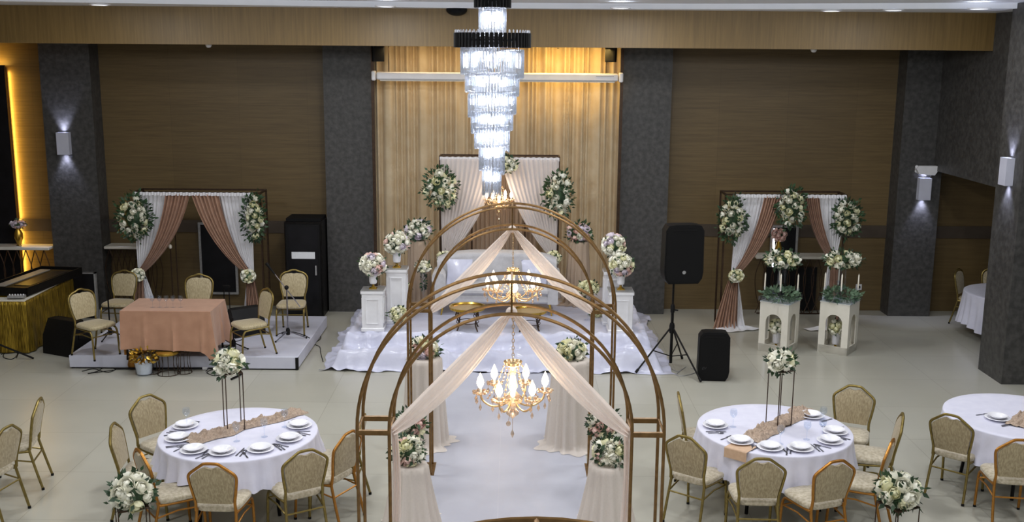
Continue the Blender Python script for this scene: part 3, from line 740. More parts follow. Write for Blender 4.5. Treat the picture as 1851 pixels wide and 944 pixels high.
# ================================================================== arch gates over the aisle
SPR = 1.85; RO_, RI_ = 1.10, .87
def arch_gate(xc, yf, label, dep=.30, SPR=1.85):
    t = thing('wedding_arch', label, 'arch', (xc, yf, 0), 0, 'double hoop arches over the aisle')
    def hoop(R, y):
        pts = [(-R, y, 0), (-R, y, SPR * .5)] + [(-R * math.cos(PI * i / 40), y, SPR + R * math.sin(PI * i / 40)) for i in range(41)] + [(R, y, SPR * .5), (R, y, 0)]
        return MB().tube(pts, .0125, 8)
    for y in (0, dep):
        hoop(RO_, y).build('outer_hoop', M['archgold'], t); hoop(RI_, y).build('inner_hoop', M['archgold'], t)
        for s in (-1, 1): MB().box(min(s * RI_, s * RO_), max(s * RI_, s * RO_), y - .014, y + .014, SPR - .03, SPR + .005).build('crossbar', M['archgold'], t, smooth=False)
        MB().tube([(0, y, SPR + RI_), (0, y, SPR + RO_)], .008, 6).build('apex_strut', M['archgold'], t)
    for s in (-1, 1):
        for R in (RI_, RO_):
            MB().tube([(s * R, 0, SPR), (s * R, dep, SPR)], .01, 6).build('depth_tie', M['archgold'], t)
        MB().box(min(s * (RI_ - .04), s * (RO_ + .04)), max(s * (RI_ - .04), s * (RO_ + .04)), -.04, dep + .04, 0, .008).build('base_plate', M['archgold'], t, smooth=False)
    for R in (RI_, RO_): MB().tube([(0, 0, SPR + R), (0, dep, SPR + R)], .01, 6).build('depth_tie', M['archgold'], t)
    return t
GA, GB = 10.80, 7.15
GC = on(970, 940, 3.35)
arch_gate(0.0, GA, 'bronze double hoop arch nearest the stage, white runner between its legs')
arch_gate(0.0, GB, 'bronze double hoop arch in the middle of the aisle, over the large pendant chandelier')
arch_gate(GC.x, GC.y - .3, 'bronze arch nearest the camera, only its top hoop showing at the bottom', SPR=GC.z - RO_)

def gate_swag(yf, s, label, tail=True):
    """voile ribbon from the top of the inner hoop to the springing, then hanging down the leg"""
    a = Vector((s * .012, yf + .12, SPR + RI_ - .02)); b = Vector((s * (RI_ - .02), yf + .04, SPR - .02))
    def fn(u, v):
        q = a.lerp(b, v); sag = 4 * v * (1 - v)
        wd = .03 + .115 * sag ** .8 + .025 * v
        q = Vector((q.x - s * .00 * sag, q.y, q.z - .055 * sag))
        k = (u - .5)
        nrm = Vector((s * .62, 0, .78))
        fold = math.sin(u * 2 * PI * 3 + v * 2) * .018 * (1 - .3 * sag) + .03 * math.cos(u * PI) * sag
        return q + nrm * (k * wd) + Vector((0, fold + k * .05, 0))
    mb = MB().grid(fn, 24, 40)
    o = mb.build('arch_drape', M['peach'], ang=3)
    tag(o, label, 'drape', 'voile swags on the arches')
    if tail:
        def tl(u, v):
            z = lerp(SPR + .0, .12, v); wd = .05 + .035 * v
            return (b.x + (u - .5) * wd * 1.0 + s * -.01 + .012 * math.sin(v * 7), b.y + .02 * math.sin(u * 2 * PI * 3 + v * 3) + .02, z)
        MB().grid(tl, 18, 24).build('tail', M['peach'], o, ang=3)
    k = MB().ball((a.x, a.y, a.z), (.03, .03, .04), 10, 7).build('knot', M['peach'], o, ang=3)
    return o
for yf, nm in ((GA, 'arch nearest the stage'), (GB, 'middle arch')):
    for s in (-1, 1): gate_swag(yf, s, 'pale peach voile swag on the %s side of the %s' % ('left' if s < 0 else 'right', nm), tail=(yf == GB))

# ================================================================== small chandeliers with flame bulbs
def mini_chandelier(c, ztop, R, narm, label, power, rot=0.0, sc=1.0, arm_to=0):
    """c = (x, y, z of the bulbs)"""
    t = thing('pendant_chandelier', label, 'chandelier', c, rot)
    L = ztop - c[2]; h = .13 * sc
    mb = MB()
    zc = L; k = 0
    while zc > h + .03:
        Mx = Matrix.Translation((0, 0, zc)) @ Matrix.Rotation(PI / 2 * (k % 2), 4, 'Z')
        mb.tube([(.008 * math.cos(a), 0, .016 * math.sin(a)) for a in [2 * PI * i / 8 for i in range(8)]], .0028, 5, True, Mx); zc -= .026; k += 1
    mb.build('chain', M['chandgold'], t)
    # crown with a rim of crystal petals
    MB().lathe([(.005, h + .04), (.02, h + .03), (.03, h + .01), (.06, h + .015), (.068, h + .03), (.062, h + .008), (.03, h - .006), (.018, h - .02)], 16).build('crown', M['chandgold'], t)
    # turned glass column
    MB().lathe([(.016, h - .02), (.026, h - .05), (.018, h - .075), (.03, .0), (.036, -.03), (.02, -.06), (.05, -.09), (.075, -.115), (.07, -.14), (.035, -.165), (.03, -.19), (.048, -.21), (.045, -.235), (.02, -.255), (.006, -.27)], 16).build('column', M['amber'], t)
    for i in range(narm):
        a = 2 * PI * i / narm; ca, sa = math.cos(a), math.sin(a); zz = (0.0 if narm <= 6 or i % 2 == 0 else .025)
        arm = MB().tube(smooth_pts([(.03 * ca, .03 * sa, -.13), (.3 * R * ca, .3 * R * sa, -.165), (.62 * R * ca, .62 * R * sa, -.175), (.9 * R * ca, .9 * R * sa, -.135), (R * ca, R * sa, -.085 + zz)], 4), .0075, 7).build('arm', M['chandgold'], t)
        T = Matrix.Translation((R * ca, R * sa, zz))
        d = MB().lathe([(.01, -.085), (.03, -.082), (.048, -.068), (.05, -.06), (.03, -.07), (.012, -.072)], 14, T)
        for q in range(7):
            b = 2 * PI * q / 7; d.ball((.05 * math.cos(b), .05 * math.sin(b), -.064), (.013, .013, .012), 6, 4, T)
        d.build('drip_dish', M['amber'], arm)
        MB().lathe([(.009, -.075), (.0095, -.035), (.007, -.03)], 10, T).build('candle_sleeve', M['offwhite'], arm)
        MB().lathe([(.008, -.035), (.022, -.012), (.0265, .006), (.02, .036), (.008, .064), (.001, .08)], 12, T).build('bulb', M['bulb'], arm)
        dr = MB()
        for q in (-.9, .9):
            x_, y_ = (R + .045 * math.cos(q)) * ca - .045 * math.sin(q) * sa, (R + .045 * math.cos(q)) * sa + .045 * math.sin(q) * ca
            dr.tube([(x_, y_, zz - .07), (x_, y_, zz - .1)], .0015, 4); dr.lathe([(.001, .0), (.009, -.014), (.012, -.026), (.001, -.045)], 6, Matrix.Translation((x_, y_, zz - .1)))
        x_, y_ = R * ca, R * sa
        dr.tube([(x_, y_, zz - .085), (x_, y_, zz - .16)], .0015, 4); dr.lathe([(.001, .0), (.008, -.016), (.011, -.03), (.001, -.052)], 6, Matrix.Translation((x_, y_, zz - .155)))
        dr.build('crystal_drop', M['amber'], arm, ang=.2)
        # bead string from the crown to the arm
        bs = MB(); sp_ = []
        for q in range(9):
            v = (q + .5) / 9; rr = lerp(.06, R * .8, v); z_ = lerp(h + .015, -.12, v) - .12 * v * (1 - v)
            bs.ball((rr * ca, rr * sa, z_), .0085, 6, 4); sp_.append((rr * ca, rr * sa, z_))
        bs.tube(sp_, .002, 4)
        bs.build('bead_string', M['amber'], arm)
    pd = MB(); pd.tube([(0, 0, -.26), (0, 0, -.36)], .002, 4); pd.lathe([(.001, -.355), (.01, -.375), (.014, -.39), (.001, -.42)], 8); pd.ball((-.03, 0, -.31), (.018, .006, .02), 8, 6); pd.tube([(-.02, 0, -.24), (-.03, 0, -.29)], .002, 4)
    pd.build('pendant_drop', M['amber'], t, ang=.3)
    if arm_to: MB().tube([(0, arm_to, L + .012), (0, 0, L + .012), (0, 0, L - .01)], .007, 6).build('hanging_arm', M['iron'], t)
    light('chandelier_glow', 'POINT', (0, 0, .03), power, (1, .78, .54), .12, None, t)
    light('chandelier_glow', 'POINT', (0, 0, -.05), power * .15, (1, .72, .42), .03, None, t)
    return t
pB = on(927, 692, GB + .12); mini_chandelier((pB.x, pB.y, pB.z), SPR + RI_ - .02, .235, 6, 'lit amber crystal chandelier hanging from the middle arch', 7, .1)
pA = on(927, 512, GA + .12); mini_chandelier((pA.x, pA.y, pA.z), SPR + RI_ - .02, .27, 8, 'lit amber crystal chandelier hanging from the arch nearest the stage', 7, .1)
pT = on(902, 354, 17.02); mini_chandelier((pT.x, pT.y, pT.z), 2.74, .2, 6, 'lit small chandelier at the top of the stage drape, below the crystal column', 8, .0, arm_to=.27)

# ================================================================== large crystal chandelier
YL = 10.5; kx = YL / FPX
cx = on(890, 70, YL).x
zt_ = lambda y: on(890, y, YL).z
t = thing('crystal_chandelier', 'tall tiered crystal rod chandelier with black rings above the aisle', 'chandelier', (cx, YL, zt_(355)))
Z0 = zt_(355)
MB().tube([(0, 0, zt_(-6) - Z0), (0, 0, ZC + .05 - Z0)], .025, 10).build('stem', M['blackmetal'], t)
MB().lathe([(.001, zt_(200) - Z0), (.012, zt_(200) - Z0), (.012, zt_(-5) - Z0), (.001, zt_(-5) - Z0)], 10).build('core_rod', M['steel'], t)
def ring_tubes(nm, y0, y1, r, n, rad):
    c = MB(); z0, z1 = zt_(y1) - Z0, zt_(y0) - Z0
    c.tube([(r * .93 * math.cos(2 * PI * i / 48), r * .93 * math.sin(2 * PI * i / 48), (z0 + z1) / 2) for i in range(48)], .012, 6, True)
    ring = c.build(nm, M['blackmetal'], t)
    me = MB().lathe([(rad * .6, z0 - .012), (rad, z0 - .01), (rad, z1 + .01), (rad * .6, z1 + .012)], 8).mesh('black_tube', M['black'])
    tip = MB().lathe([(rad * .45, z1 + .012), (rad * .45, z1 + .034), (.001, z1 + .042)], 7).mesh('tube_tip', M['tip'])
    for i in range(n):
        a = 2 * PI * i / n; o = put('black_tube', me, ring, (r * math.cos(a), r * math.sin(a), 0), a)
        put('tube_tip', tip, ring, (r * math.cos(a), r * math.sin(a), 0), a)
ring_tubes('upper_ring', -7, 12, 30 * kx, 26, .017)
ring_tubes('wide_ring', 62, 84, 65.5 * kx, 52, .0178)
TIERS = [(14, 64, 23), (86, 136, 55), (132, 171, 47), (166, 206, 42), (200, 238, 36.5), (230, 268, 30.5), (262, 310, 22), (304, 352, 16)]
near, far_ = [], MB()
rods = []
for ti, (y0, y1, rp_) in enumerate(TIERS):
    for layer, rr in enumerate((rp_ * kx, rp_ * kx * .72)):
        n = max(8, int(2 * PI * rr / .029)); z1 = zt_(y0) - Z0; z0 = zt_(y1) - Z0
        for i in range(n):
            a = 2 * PI * (i + .5 * layer) / n + ti * .4
            hel = .07 * (((a + ti * 1.3) % (2 * PI)) / (2 * PI) - .5) if 1 <= ti <= 6 else 0
            rods.append((ti, rr * math.cos(a), rr * math.sin(a), z0 + hel + .03 * layer, z1 + hel * .8, a, layer))
rods.sort(key=lambda q: (q[6], q[2]))
cache = {}
for k, (ti, x_, y_, z0, z1, a, layer) in enumerate(rods):
    rad = .0098
    if k < 100:
        key = (ti, layer)
        if key not in cache:
            Lr = TIERS[ti][1] - TIERS[ti][0]; Lr = Lr * kx
            cache[key] = MB().lathe([(.002, -Lr - .012), (rad, -Lr), (rad, -.006), (.003, 0)], 6).mesh('crystal_rod', M['rodglass'], ang=.3)
        o = put('crystal_rod', cache[key], t, (x_, y_, z1), a)
        o.scale = (1, 1, (z1 - z0) / ((TIERS[ti][1] - TIERS[ti][0]) * kx))
    else:
        far_.lathe([(.002, z0 - .012), (rad, z0), (rad, z1 - .006), (.003, z1)], 6, Matrix.Translation((x_, y_, 0)) @ Matrix.Rotation(a, 4, 'Z'))
o = far_.build('crystal_rods', M['rodglass'], t, ang=.3); o['kind'] = 'stuff'
LED_ME = MB().lathe([(.016, -.045), (.02, .0), (.01, .014)], 8).mesh('led_lamp', M['led'])
for ti, (y0, y1, rp_) in enumerate(TIERS):
    z1 = zt_(y0) - Z0; r = rp_ * kx * .86
    tr_ = MB().tube([(r * math.cos(2 * PI * i / 40), r * math.sin(2 * PI * i / 40), z1 - .012 + (.05 * (i / 40 - .5) if ti else 0)) for i in range(40)], .006, 6, True).build('tier_ring', M['steel'], t)
    nb = 9 if ti < 6 else 7
    for i in range(nb):      # small white LEDs hung inside each tier
        a = 2 * PI * i / nb + ti; rr = r * .62
        put('led_lamp', LED_ME, tr_, (rr * math.cos(a), rr * math.sin(a), z1 - .05 - .035 * (i % 2)))
for y, e in ((40, 5), (110, 16), (180, 12), (250, 7), (320, 1.5)):
    light('chandelier_led', 'POINT', (0, 0, zt_(y) - Z0), e, (.92, .96, 1), .08, None, t)
# ================================================================== stage under white satin
DZ, SZ = .45, .25
X0, X1, Y0, Y1 = -2.42, 2.02, 15.0, 18.2
def sstep(a, b, v):
    q = min(1, max(0, (v - a) / (b - a))); return q * q * (3 - 2 * q)
def cov(x_, y_):
    def rect(x0, x1, y0, soft, wob):
        wv = wob * mnoise.noise(Vector((x_ * 2.1, y_ * 2.1, wob * 40)))
        dx = min(x_ - x0, x1 - x_) + wv; dy = y_ - y0 + wv
        return sstep(-soft, .02, min(dx, dy))
    a = rect(X0, X1, Y0, .13, .05); b = rect(X0 - .06, X1 + .06, Y0 - .3, .12, .05)
    h = max(DZ * a, SZ * b * 1.0)
    n1 = mnoise.noise(Vector((x_ * 3.5, y_ * 3.5, 2))); n2 = mnoise.noise(Vector((x_ * 9, y_ * 9, 8))); n3 = mnoise.noise(Vector((x_ * 1.3 + 5, y_ * 1.3, 4)))
    flat = 1 if (x_ > X0 + .1 and x_ < X1 - .1 and y_ > Y0 + .1) else 0
    r1 = 1 - 2.2 * abs(mnoise.noise(Vector((x_ * 1.9 + .6 * y_, y_ * 2.3, 2)))); r2 = 1 - 2.2 * abs(mnoise.noise(Vector((x_ * 4.2, y_ * 3.4 + x_, 8))))
    if flat: return max(.006, h + .005 * n1)
    return max(.006, h + .055 * max(-.3, r1) + .03 * max(-.3, r2) + .012 * n2 - .03)
t = thing('stage', 'white stage step platform under draped crumpled satin', 'stage', (-.2, 16.5, 0))
nx, ny = 190, 150
xa, xb, ya, yb_ = -2.88, 2.46, 14.5, 18.28
mb = MB(); vs_ = []; fs = []
for j in range(ny + 1):
    for i in range(nx + 1):
        x_ = lerp(xa, xb, i / nx); y_ = lerp(ya, yb_, j / ny)
        ey = ya + .05 + .10 * mnoise.noise(Vector((x_ * 1.7, 3, 3))) + .05 * mnoise.noise(Vector((x_ * 6, 3, 9)))
        exl = xa + .12 + .12 * mnoise.noise(Vector((y_ * 1.6, 7, 1))) + .05 * mnoise.noise(Vector((y_ * 5, 7, 4)))
        exr = xb - .12 + .12 * mnoise.noise(Vector((y_ * 1.6, 17, 1))) + .05 * mnoise.noise(Vector((y_ * 5, 17, 4)))
        xx, yy = min(max(x_, exl), exr), max(y_, ey)
        vs_.append((xx + .2, yy - 16.5, cov(xx, yy)))
for j in range(ny):
    for i in range(nx):
        a = j * (nx + 1) + i; fs.append((a, a + 1, a + nx + 2, a + nx + 1))
mb.add(vs_, fs); mb.build('satin_drape', M['satin'], t, ang=3)
MB().box(X0 + .22, X1 + .18, Y0 - 16.45, 1.65, 0, DZ - .03).build('deck', M['offwhite'], t, smooth=False)
MB().box(X0 + .2, X1 + .2, Y0 - 16.72, Y0 - 16.46, 0, SZ - .04).build('step', M['offwhite'], t, smooth=False)

# ------------------------------------------------------------------ drapes gathered to a tie
def drape(name, label, m, T0, T1, tie, tw, B0, B1, Y, n, zb, group=None, cat='drape', curve=.12, amp=.022, ky=.0, puddle=.0, seed=0):
    """T0, T1: ends of the gathered top (x, z); tie: (x, z); tw: its half width; B0, B1: x of the bottom edge"""
    R = random.Random(seed); ph = R.uniform(0, 6)
    nv1, nv2 = 22, 12
    cx_ = (T0[0] + T1[0]) / 2
    def fn(u, v):
        fo = math.sin(2 * PI * n * u + ph) + .35 * math.sin(2 * PI * n * .43 * u + 1)
        tx, tz = lerp(T0[0], T1[0], u), lerp(T0[1], T1[1], u); kx_ = tie[0] + (u - .5) * 2 * tw
        if v <= .62:
            q = v / .62
            px_ = lerp(tx, kx_, curve); pz_ = lerp(tz, tie[1], .62)
            x_ = (1 - q) ** 2 * tx + 2 * q * (1 - q) * px_ + q * q * kx_
            z_ = (1 - q) ** 2 * tz + 2 * q * (1 - q) * pz_ + q * q * tie[1]
            return (x_ - cx_, fo * amp * (1 - .45 * q) - ky * q, z_ - zb)
        q = (v - .62) / .38; e = q ** .8
        x_ = lerp(kx_, lerp(B0, B1, u), e); z_ = lerp(tie[1], zb + .015, q)
        return (x_ - cx_, fo * amp * (.55 + .7 * q) - ky * (1 - q) - puddle * max(0, q - .8) * 2.5, z_ - zb)
    mb = MB().grid(fn, n * 8, 40)
    if puddle:
        def pd(u, v):
            a = PI * (1.02 + .96 * u); rr = v * (abs(B1 - B0) * .5 + puddle * (1 + .35 * math.sin(9 * u + ph)))
            return ((B0 + B1) / 2 - cx_ + rr * math.cos(a), -.02 + .75 * rr * math.sin(a), .012 + .05 * (1 - v) * (1 + math.sin(26 * u)) * .5 + .014 * math.sin(31 * u + 5 * v) * (1 - v * .5) + .012)
        mb.grid(pd, 40, 8)
    return tag(mb.build(name, m, None, (cx_, Y, zb), ang=3), label, cat, group)
def box_frame(name, x0, x1, Y, dep, zt, zb, label, r=.014, back_posts=()):
    t = thing(name, label, 'drape stand', ((x0 + x1) / 2, Y, zb)); h = (x1 - x0) / 2; H = zt - zb
    for xx in (-h, h):
        for yy in (0, dep): MB().box(xx - r, xx + r, yy - r, yy + r, 0, H).build('post', M['iron'], t, smooth=False)
        MB().box(xx - r, xx + r, r, dep - r, H - 2 * r, H).build('side_rail', M['iron'], t, smooth=False)
        MB().box(xx - r, xx + r, r, dep - r, 0, 2 * r).build('foot_rail', M['iron'], t, smooth=False)
    for yy in (0, dep): MB().box(-h + r, h - r, yy - r, yy + r, H - 2 * r, H).build('top_rail', M['iron'], t, smooth=False)
    for bx in back_posts: MB().box(bx - r, bx + r, dep - r, dep + r, 0, H - 2 * r).build('inner_post', M['iron'], t, smooth=False)
    return t
# left stand
def stand_set(pxs, side, Yf, zb=0.0):
    """pxs: photo places: top corners of stand, of the white and rose cloths, ties and hems"""
    w = 'left' if side == 'L' else 'right'; nm = 'drape stand by the musicians' if side == 'L' else 'drape stand behind the lanterns'
    fx0 = on(pxs['f0'], pxs['ft'], Yf).x; fx1 = on(pxs['f1'], pxs['ft'], Yf).x; zt = on(pxs['f0'], pxs['ft'], Yf).z
    box_frame('drape_stand', fx0, fx1, Yf, .42, zt, zb, 'dark metal box frame of the %s' % nm, back_posts=pxs.get('posts', ()))
    for i, q in enumerate(pxs['sides']):
        sd = 'left' if i == 0 else 'right'
        X = lambda px, py=pxs['ft'] + 8: on(px, py, Yf).x
        tie = on(*q['tie'], Yf)
        drape('voile_drape', 'white voile drape on the %s of the %s' % (sd, nm), M['sheerwhite'], (X(q['w'][0]), zt - .03), (X(q['w'][1]), zt - .03), (tie.x, tie.z), .05, X(q['wb'][0], 570), X(q['wb'][1], 570), Yf - .05, 9, zb, 'voile drapes', puddle=q.get('pud', .12), seed=i, amp=.014, curve=.25)
        drape('satin_drape', 'dusty rose satin drape on the %s of the %s' % (sd, nm), M['rosedark'], (X(q['r'][0]), zt - .02), (X(q['r'][1]), zt - .02), (tie.x, tie.z), .06, X(q['rb'][0], 570), X(q['rb'][1], 570), Yf - .13, 7, zb, 'rose drapes', curve=.26, amp=.034, seed=i + 5)
        if q.get('bq', True): bouquet('tieback_posy', 'small white posy tying the %s drapes of the %s' % (sd, nm), (tie.x, Yf - .24, tie.z), (.12, .09, .11), fl=.042, leaf=50, lsize=.06, seed=i + (20 if side == 'L' else 30), cat='posy')
    return zt
LS = dict(f0=243, f1=470, ft=346, sides=[
    dict(w=(243, 312), r=(304, 348), tie=(257, 492), wb=(262, 292), rb=(244, 268)),
    dict(w=(396, 456), r=(351, 400), tie=(455, 494), wb=(440, 462), rb=(450, 478))])
ztL = stand_set(LS, 'L', 17.45)
RS = dict(f0=1312, f1=1530, ft=350, sides=[
    dict(w=(1330, 1388), r=(1378, 1412), tie=(1325, 494), wb=(1308, 1345), rb=(1287, 1330), pud=.2),
    dict(w=(1470, 1530), r=(1450, 1476), tie=(1503, 470), wb=(1478, 1500), rb=(1492, 1512), bq=False, pud=.2)])
ztR = stand_set(RS, 'R', 17.25)
def ruffle(x0, x1, Y, z, label):
    def fn(u, v): return (lerp(x0, x1, u), Y - .015 - .012 * math.sin(u * 260) * (.3 + v), z + .012 - .055 * v + .004 * math.sin(u * 130))
    tag(MB().grid(fn, 400, 3).build('ruffle_heading', M['sheerwhite'], ang=3), label, 'ruffle')
ruffle(on(243, 350, 17.3).x, on(456, 350, 17.3).x, 17.3, ztL, 'white gathered heading along the top of the stand by the musicians')
ruffle(on(1330, 354, 17.1).x, on(1530, 354, 17.1).x, 17.1, ztR, 'white gathered heading along the top of the stand behind the lanterns')
def bq(px, py, Y, rpx, label, name='bouquet', **k):
    s = Y / FPX; p = on(px, py, Y); r = tuple(q * s for q in rpx)
    return bouquet(name, label, p, r, **k)
bq(242, 393, 17.2, (27, 22, 36), 'large white rose spray on the left corner of the stand by the musicians', 'flower_spray', fl=.058, leaf=420, lsize=.1, seed=41, gap=.5, reach=1.12, cat='spray')
bq(459, 393, 17.2, (17, 17, 38), 'slim white rose spray on the right corner of the stand by the musicians', 'flower_spray', fl=.055, leaf=320, lsize=.1, seed=42, gap=.5, reach=1.15, cat='spray')
bq(1324, 397, 17.0, (20, 16, 34), 'white rose spray on the left corner of the stand behind the lanterns', 'flower_spray', fl=.058, leaf=320, lsize=.1, seed=43, gap=.55, reach=1.15, cat='spray')
bq(1431, 375, 17.0, (23, 17, 33), 'white rose spray at the top middle of the stand behind the lanterns', 'flower_spray', fl=.058, leaf=320, lsize=.1, seed=44, gap=.55, reach=1.1, cat='spray')
bq(1532, 394, 17.0, (23, 17, 31), 'white rose spray on the right corner of the stand behind the lanterns', 'flower_spray', fl=.058, leaf=320, lsize=.1, seed=45, gap=.55, reach=1.1, cat='spray')

# ------------------------------------------------------------------ centre backdrop on the stage
YB = 17.3
fx0, fx1, ztc = on(795, 283, YB).x, on(1011, 285, YB).x, on(900, 283, YB).z
mid = (fx0 + fx1) / 2
box_frame('drape_stand', fx0, fx1, YB, .35, ztc, DZ, 'dark metal box frame behind the sofa on the stage', back_posts=(on(853, 400, YB + .35).x - mid, on(949, 400, YB + .35).x - mid))
X = lambda px: on(px, 300, YB).x
for s, (wa, wb, tie) in (('left', (796, 905, (806, 462))), ('right', (905, 1010, (999, 462)))):
    k = on(*tie, YB); a, b = X(wa), X(wb)
    out = (a if s == 'left' else b)
    drape('voile_drape', 'white voile drape on the %s behind the stage sofa' % s, M['stagevoile'], (a, ztc - .04), (b, ztc - .04), (k.x, k.z), .06, k.x - .16, k.x + .16, YB - .07, 12, DZ + .02, 'voile drapes', curve=.3, amp=.010, seed=7)
    bouquet('tieback_posy', 'small white posy on the %s end of the drapes behind the stage sofa' % s, (k.x, YB - .24, k.z), (.13, .1, .12), fl=.042, leaf=60, lsize=.06, seed=50 + len(s), cat='posy')
def tan_panel(u, v):
    q = lerp(X(838), X(972), u); return (q, YB + .46 + .03 * math.sin(u * 2 * PI * 16), lerp(ztc - .05, DZ + .02, v))
tag(MB().grid(tan_panel, 128, 8).build('tulle_drape', M['beige'], ang=3), 'beige tulle hanging at the back of the stage stand', 'drape')
ruffle(fx0, fx1, YB - .03, ztc - .02, 'white gathered heading along the top of the stage stand')
bq(796, 342, YB - .25, (26, 20, 34), 'white rose spray on the left post of the stage stand', 'flower_spray', fl=.062, leaf=300, lsize=.1, seed=46, gap=.6, reach=1.1, cat='spray')
bq(1010, 352, YB - .25, (22, 18, 36), 'white rose spray on the right post of the stage stand', 'flower_spray', fl=.062, leaf=300, lsize=.1, seed=47, gap=.6, reach=1.12, cat='spray')
bq(919, 296, YB - .25, (15, 12, 13), 'small white rose spray at the top middle of the stage stand', 'flower_spray', fl=.055, leaf=80, lsize=.08, seed=48, gap=.7, cat='spray')

# ------------------------------------------------------------------ sofa
pl, pr_ = at(793, 562, DZ), at(1008, 562, DZ)
YS = 16.45; xl, xr = on(788, 520, YS).x, on(1008, 520, YS).x
t = thing('sofa', 'ivory velvet sofa with scroll arms and gold legs on the stage', 'sofa', ((xl + xr) / 2, YS, DZ)); h = (xr - xl) / 2
MB().box(-h + .06, h - .06, -.345, .32, .2, .34, bev=.03).build('seat_base', M['sofa'], t)
MB().box(-h + .12, h - .12, -.38, .16, .33, .47, bev=.05).build('seat', M['sofa'], t)
def back(u, v):
    a = u; x_ = lerp(-h + .02, h - .02, a); e = abs(2 * a - 1) ** 4
    z_ = lerp(.3, .92 - .1 * e, min(1, v / .5)) if v <= .5 else lerp(.92 - .1 * e, .3, (v - .5) / .5)
    th = .16 * math.sin(PI * v); yy = .2 + .1 * (z_ - .3) - e * .1
    tuft = .012 * math.cos(x_ * 14) * math.cos(z_ * 14) if v < .5 else 0
    return (x_, yy + (-.08 if v < .5 else .08) * (1 - abs(2 * v - 1) ** 6) + tuft - .02, z_ + (.03 * math.sin(PI * min(1, max(0, (v - .42) / .16)))))
MB().grid(back, 60, 32).build('backrest', M['sofa'], t, ang=2)
for s in (-1, 1):
    prof = [(-.09, .2), (.07, .2), (.075, .5), (.12, .57), (.11, .66), (.03, .7), (-.06, .67), (-.09, .6)]
    MB().prism([(s * (h - .08) + s * x_, z_) for x_, z_ in prof], -.36, .25).build('arm', M['sofa'], t, ang=.9)
    c = MB().grid(lambda u, v, s=s: (s * (h - .38) + (u - .5) * .42 * (1 - .1 * math.sin(PI * v)), -.02 + .12 * (v - .5) - .07 * math.sin(PI * u) * math.sin(PI * v), .47 + .38 * v), 12, 12)
    c.grid(lambda u, v, s=s: (s * (h - .38) + (u - .5) * .42 * (1 - .1 * math.sin(PI * v)), -.02 + .12 * (v - .5) + .07 * math.sin(PI * u) * math.sin(PI * v), .47 + .38 * v), 12, 12)
    o = c.build('cushion', M['satin'], None, ((xl + xr) / 2, YS - .06, DZ), ang=2); tag(o, 'white satin cushion at the %s end of the stage sofa' % ('left' if s < 0 else 'right'), 'cushion', 'sofa cushions')
    for yy in (-.3, .25): MB().tube([(s * (h - .14), yy, .2), (s * (h - .1), yy, 0)], [.022, .01], 8).build('leg', M['goldtop'], t)

# ------------------------------------------------------------------ gold topped low tables with scrolled iron legs
def low_table(px, py, rpx, label, Y=15.3):
    p = on(px, py, Y); zt = p.z - DZ; R = rpx * Y / FPX
    t = thing('coffee_table', label, 'coffee table', (p.x, Y, DZ), .3)
    MB().lathe([(.001, zt), (R * .88, zt), (R * .95, zt + .02), (R, zt + .022), (R, zt - .012), (R * .9, zt - .03), (.001, zt - .03)], 40).build('tray_top', M['goldtop'], t)
    for k in range(4):
        a = 2 * PI * k / 4 + .5; ca, sa = math.cos(a), math.sin(a)
        lg = MB().tube(smooth_pts([(R * .78 * ca, R * .78 * sa, zt - .03), (R * .86 * ca, R * .86 * sa, zt * .75), (R * .62 * ca, R * .62 * sa, zt * .35), (R * .8 * ca, R * .8 * sa, 0)], 5), .011, 7).build('leg', M['iron'], t)
        sp = [((R * .6 + (.015 + .012 * q / 3) * math.cos(q)) * ca, (R * .6 + (.015 + .012 * q / 3) * math.cos(q)) * sa, zt * .7 + (.015 + .012 * q / 3) * math.sin(q)) for q in [i * .5 for i in range(16)]]
        MB().tube(sp, .006, 5).build('scroll', M['iron'], lg)
    MB().tube([(R * .62 * math.cos(i * PI / 12), R * .62 * math.sin(i * PI / 12), zt * .35) for i in range(24)], .006, 5, True).build('leg_ring', M['iron'], t)
low_table(845, 556, 34, 'round gold topped table with iron scroll legs left before the sofa')
low_table(957, 562, 33, 'round gold topped table with iron scroll legs right before the sofa')

# ------------------------------------------------------------------ pedestals with urns, bouquets
def pedestal(px0, px1, pyt, Y, label):
    a = on(px0, pyt, Y); b = on(px1, pyt, Y); w = (b.x - a.x) / 2; H = (a.z + b.z) / 2 - DZ
    t = thing('pedestal', label, 'pedestal', ((a.x + b.x) / 2, Y + w, DZ), 0)
    MB().box(-w * .9, w * .9, -w * .9, w * .9, .05, H - .05).build('shaft', M['white'], t, smooth=False)
    MB().box(-w, w, -w, w, 0, .06, bev=.01).build('plinth_base', M['white'], t)
    MB().box(-w, w, -w, w, H - .05, H, bev=.008).build('cap', M['white'], t)
    MB().box(-w * .99, w * .99, -w * .99, w * .99, H, H + .006).build('top_edge', M['silver'], t, smooth=False)
    for rz in (0, PI / 2, -PI / 2):
        mb = MB(); q = w * .58
        for (x0, x1, z0, z1) in ((-q, q, .12, .135), (-q, q, H - .135, H - .12), (-q, -q + .015, .135, H - .135), (q - .015, q, .135, H - .135)):
            mb.box(x0, x1, -w * .9 - .012, -w * .9, z0, z1, Matrix.Rotation(rz, 4, 'Z'))
        mb.build('moulding', M['white'], t, smooth=False)
    return ((a.x + b.x) / 2, Y + w, DZ + H + .006)
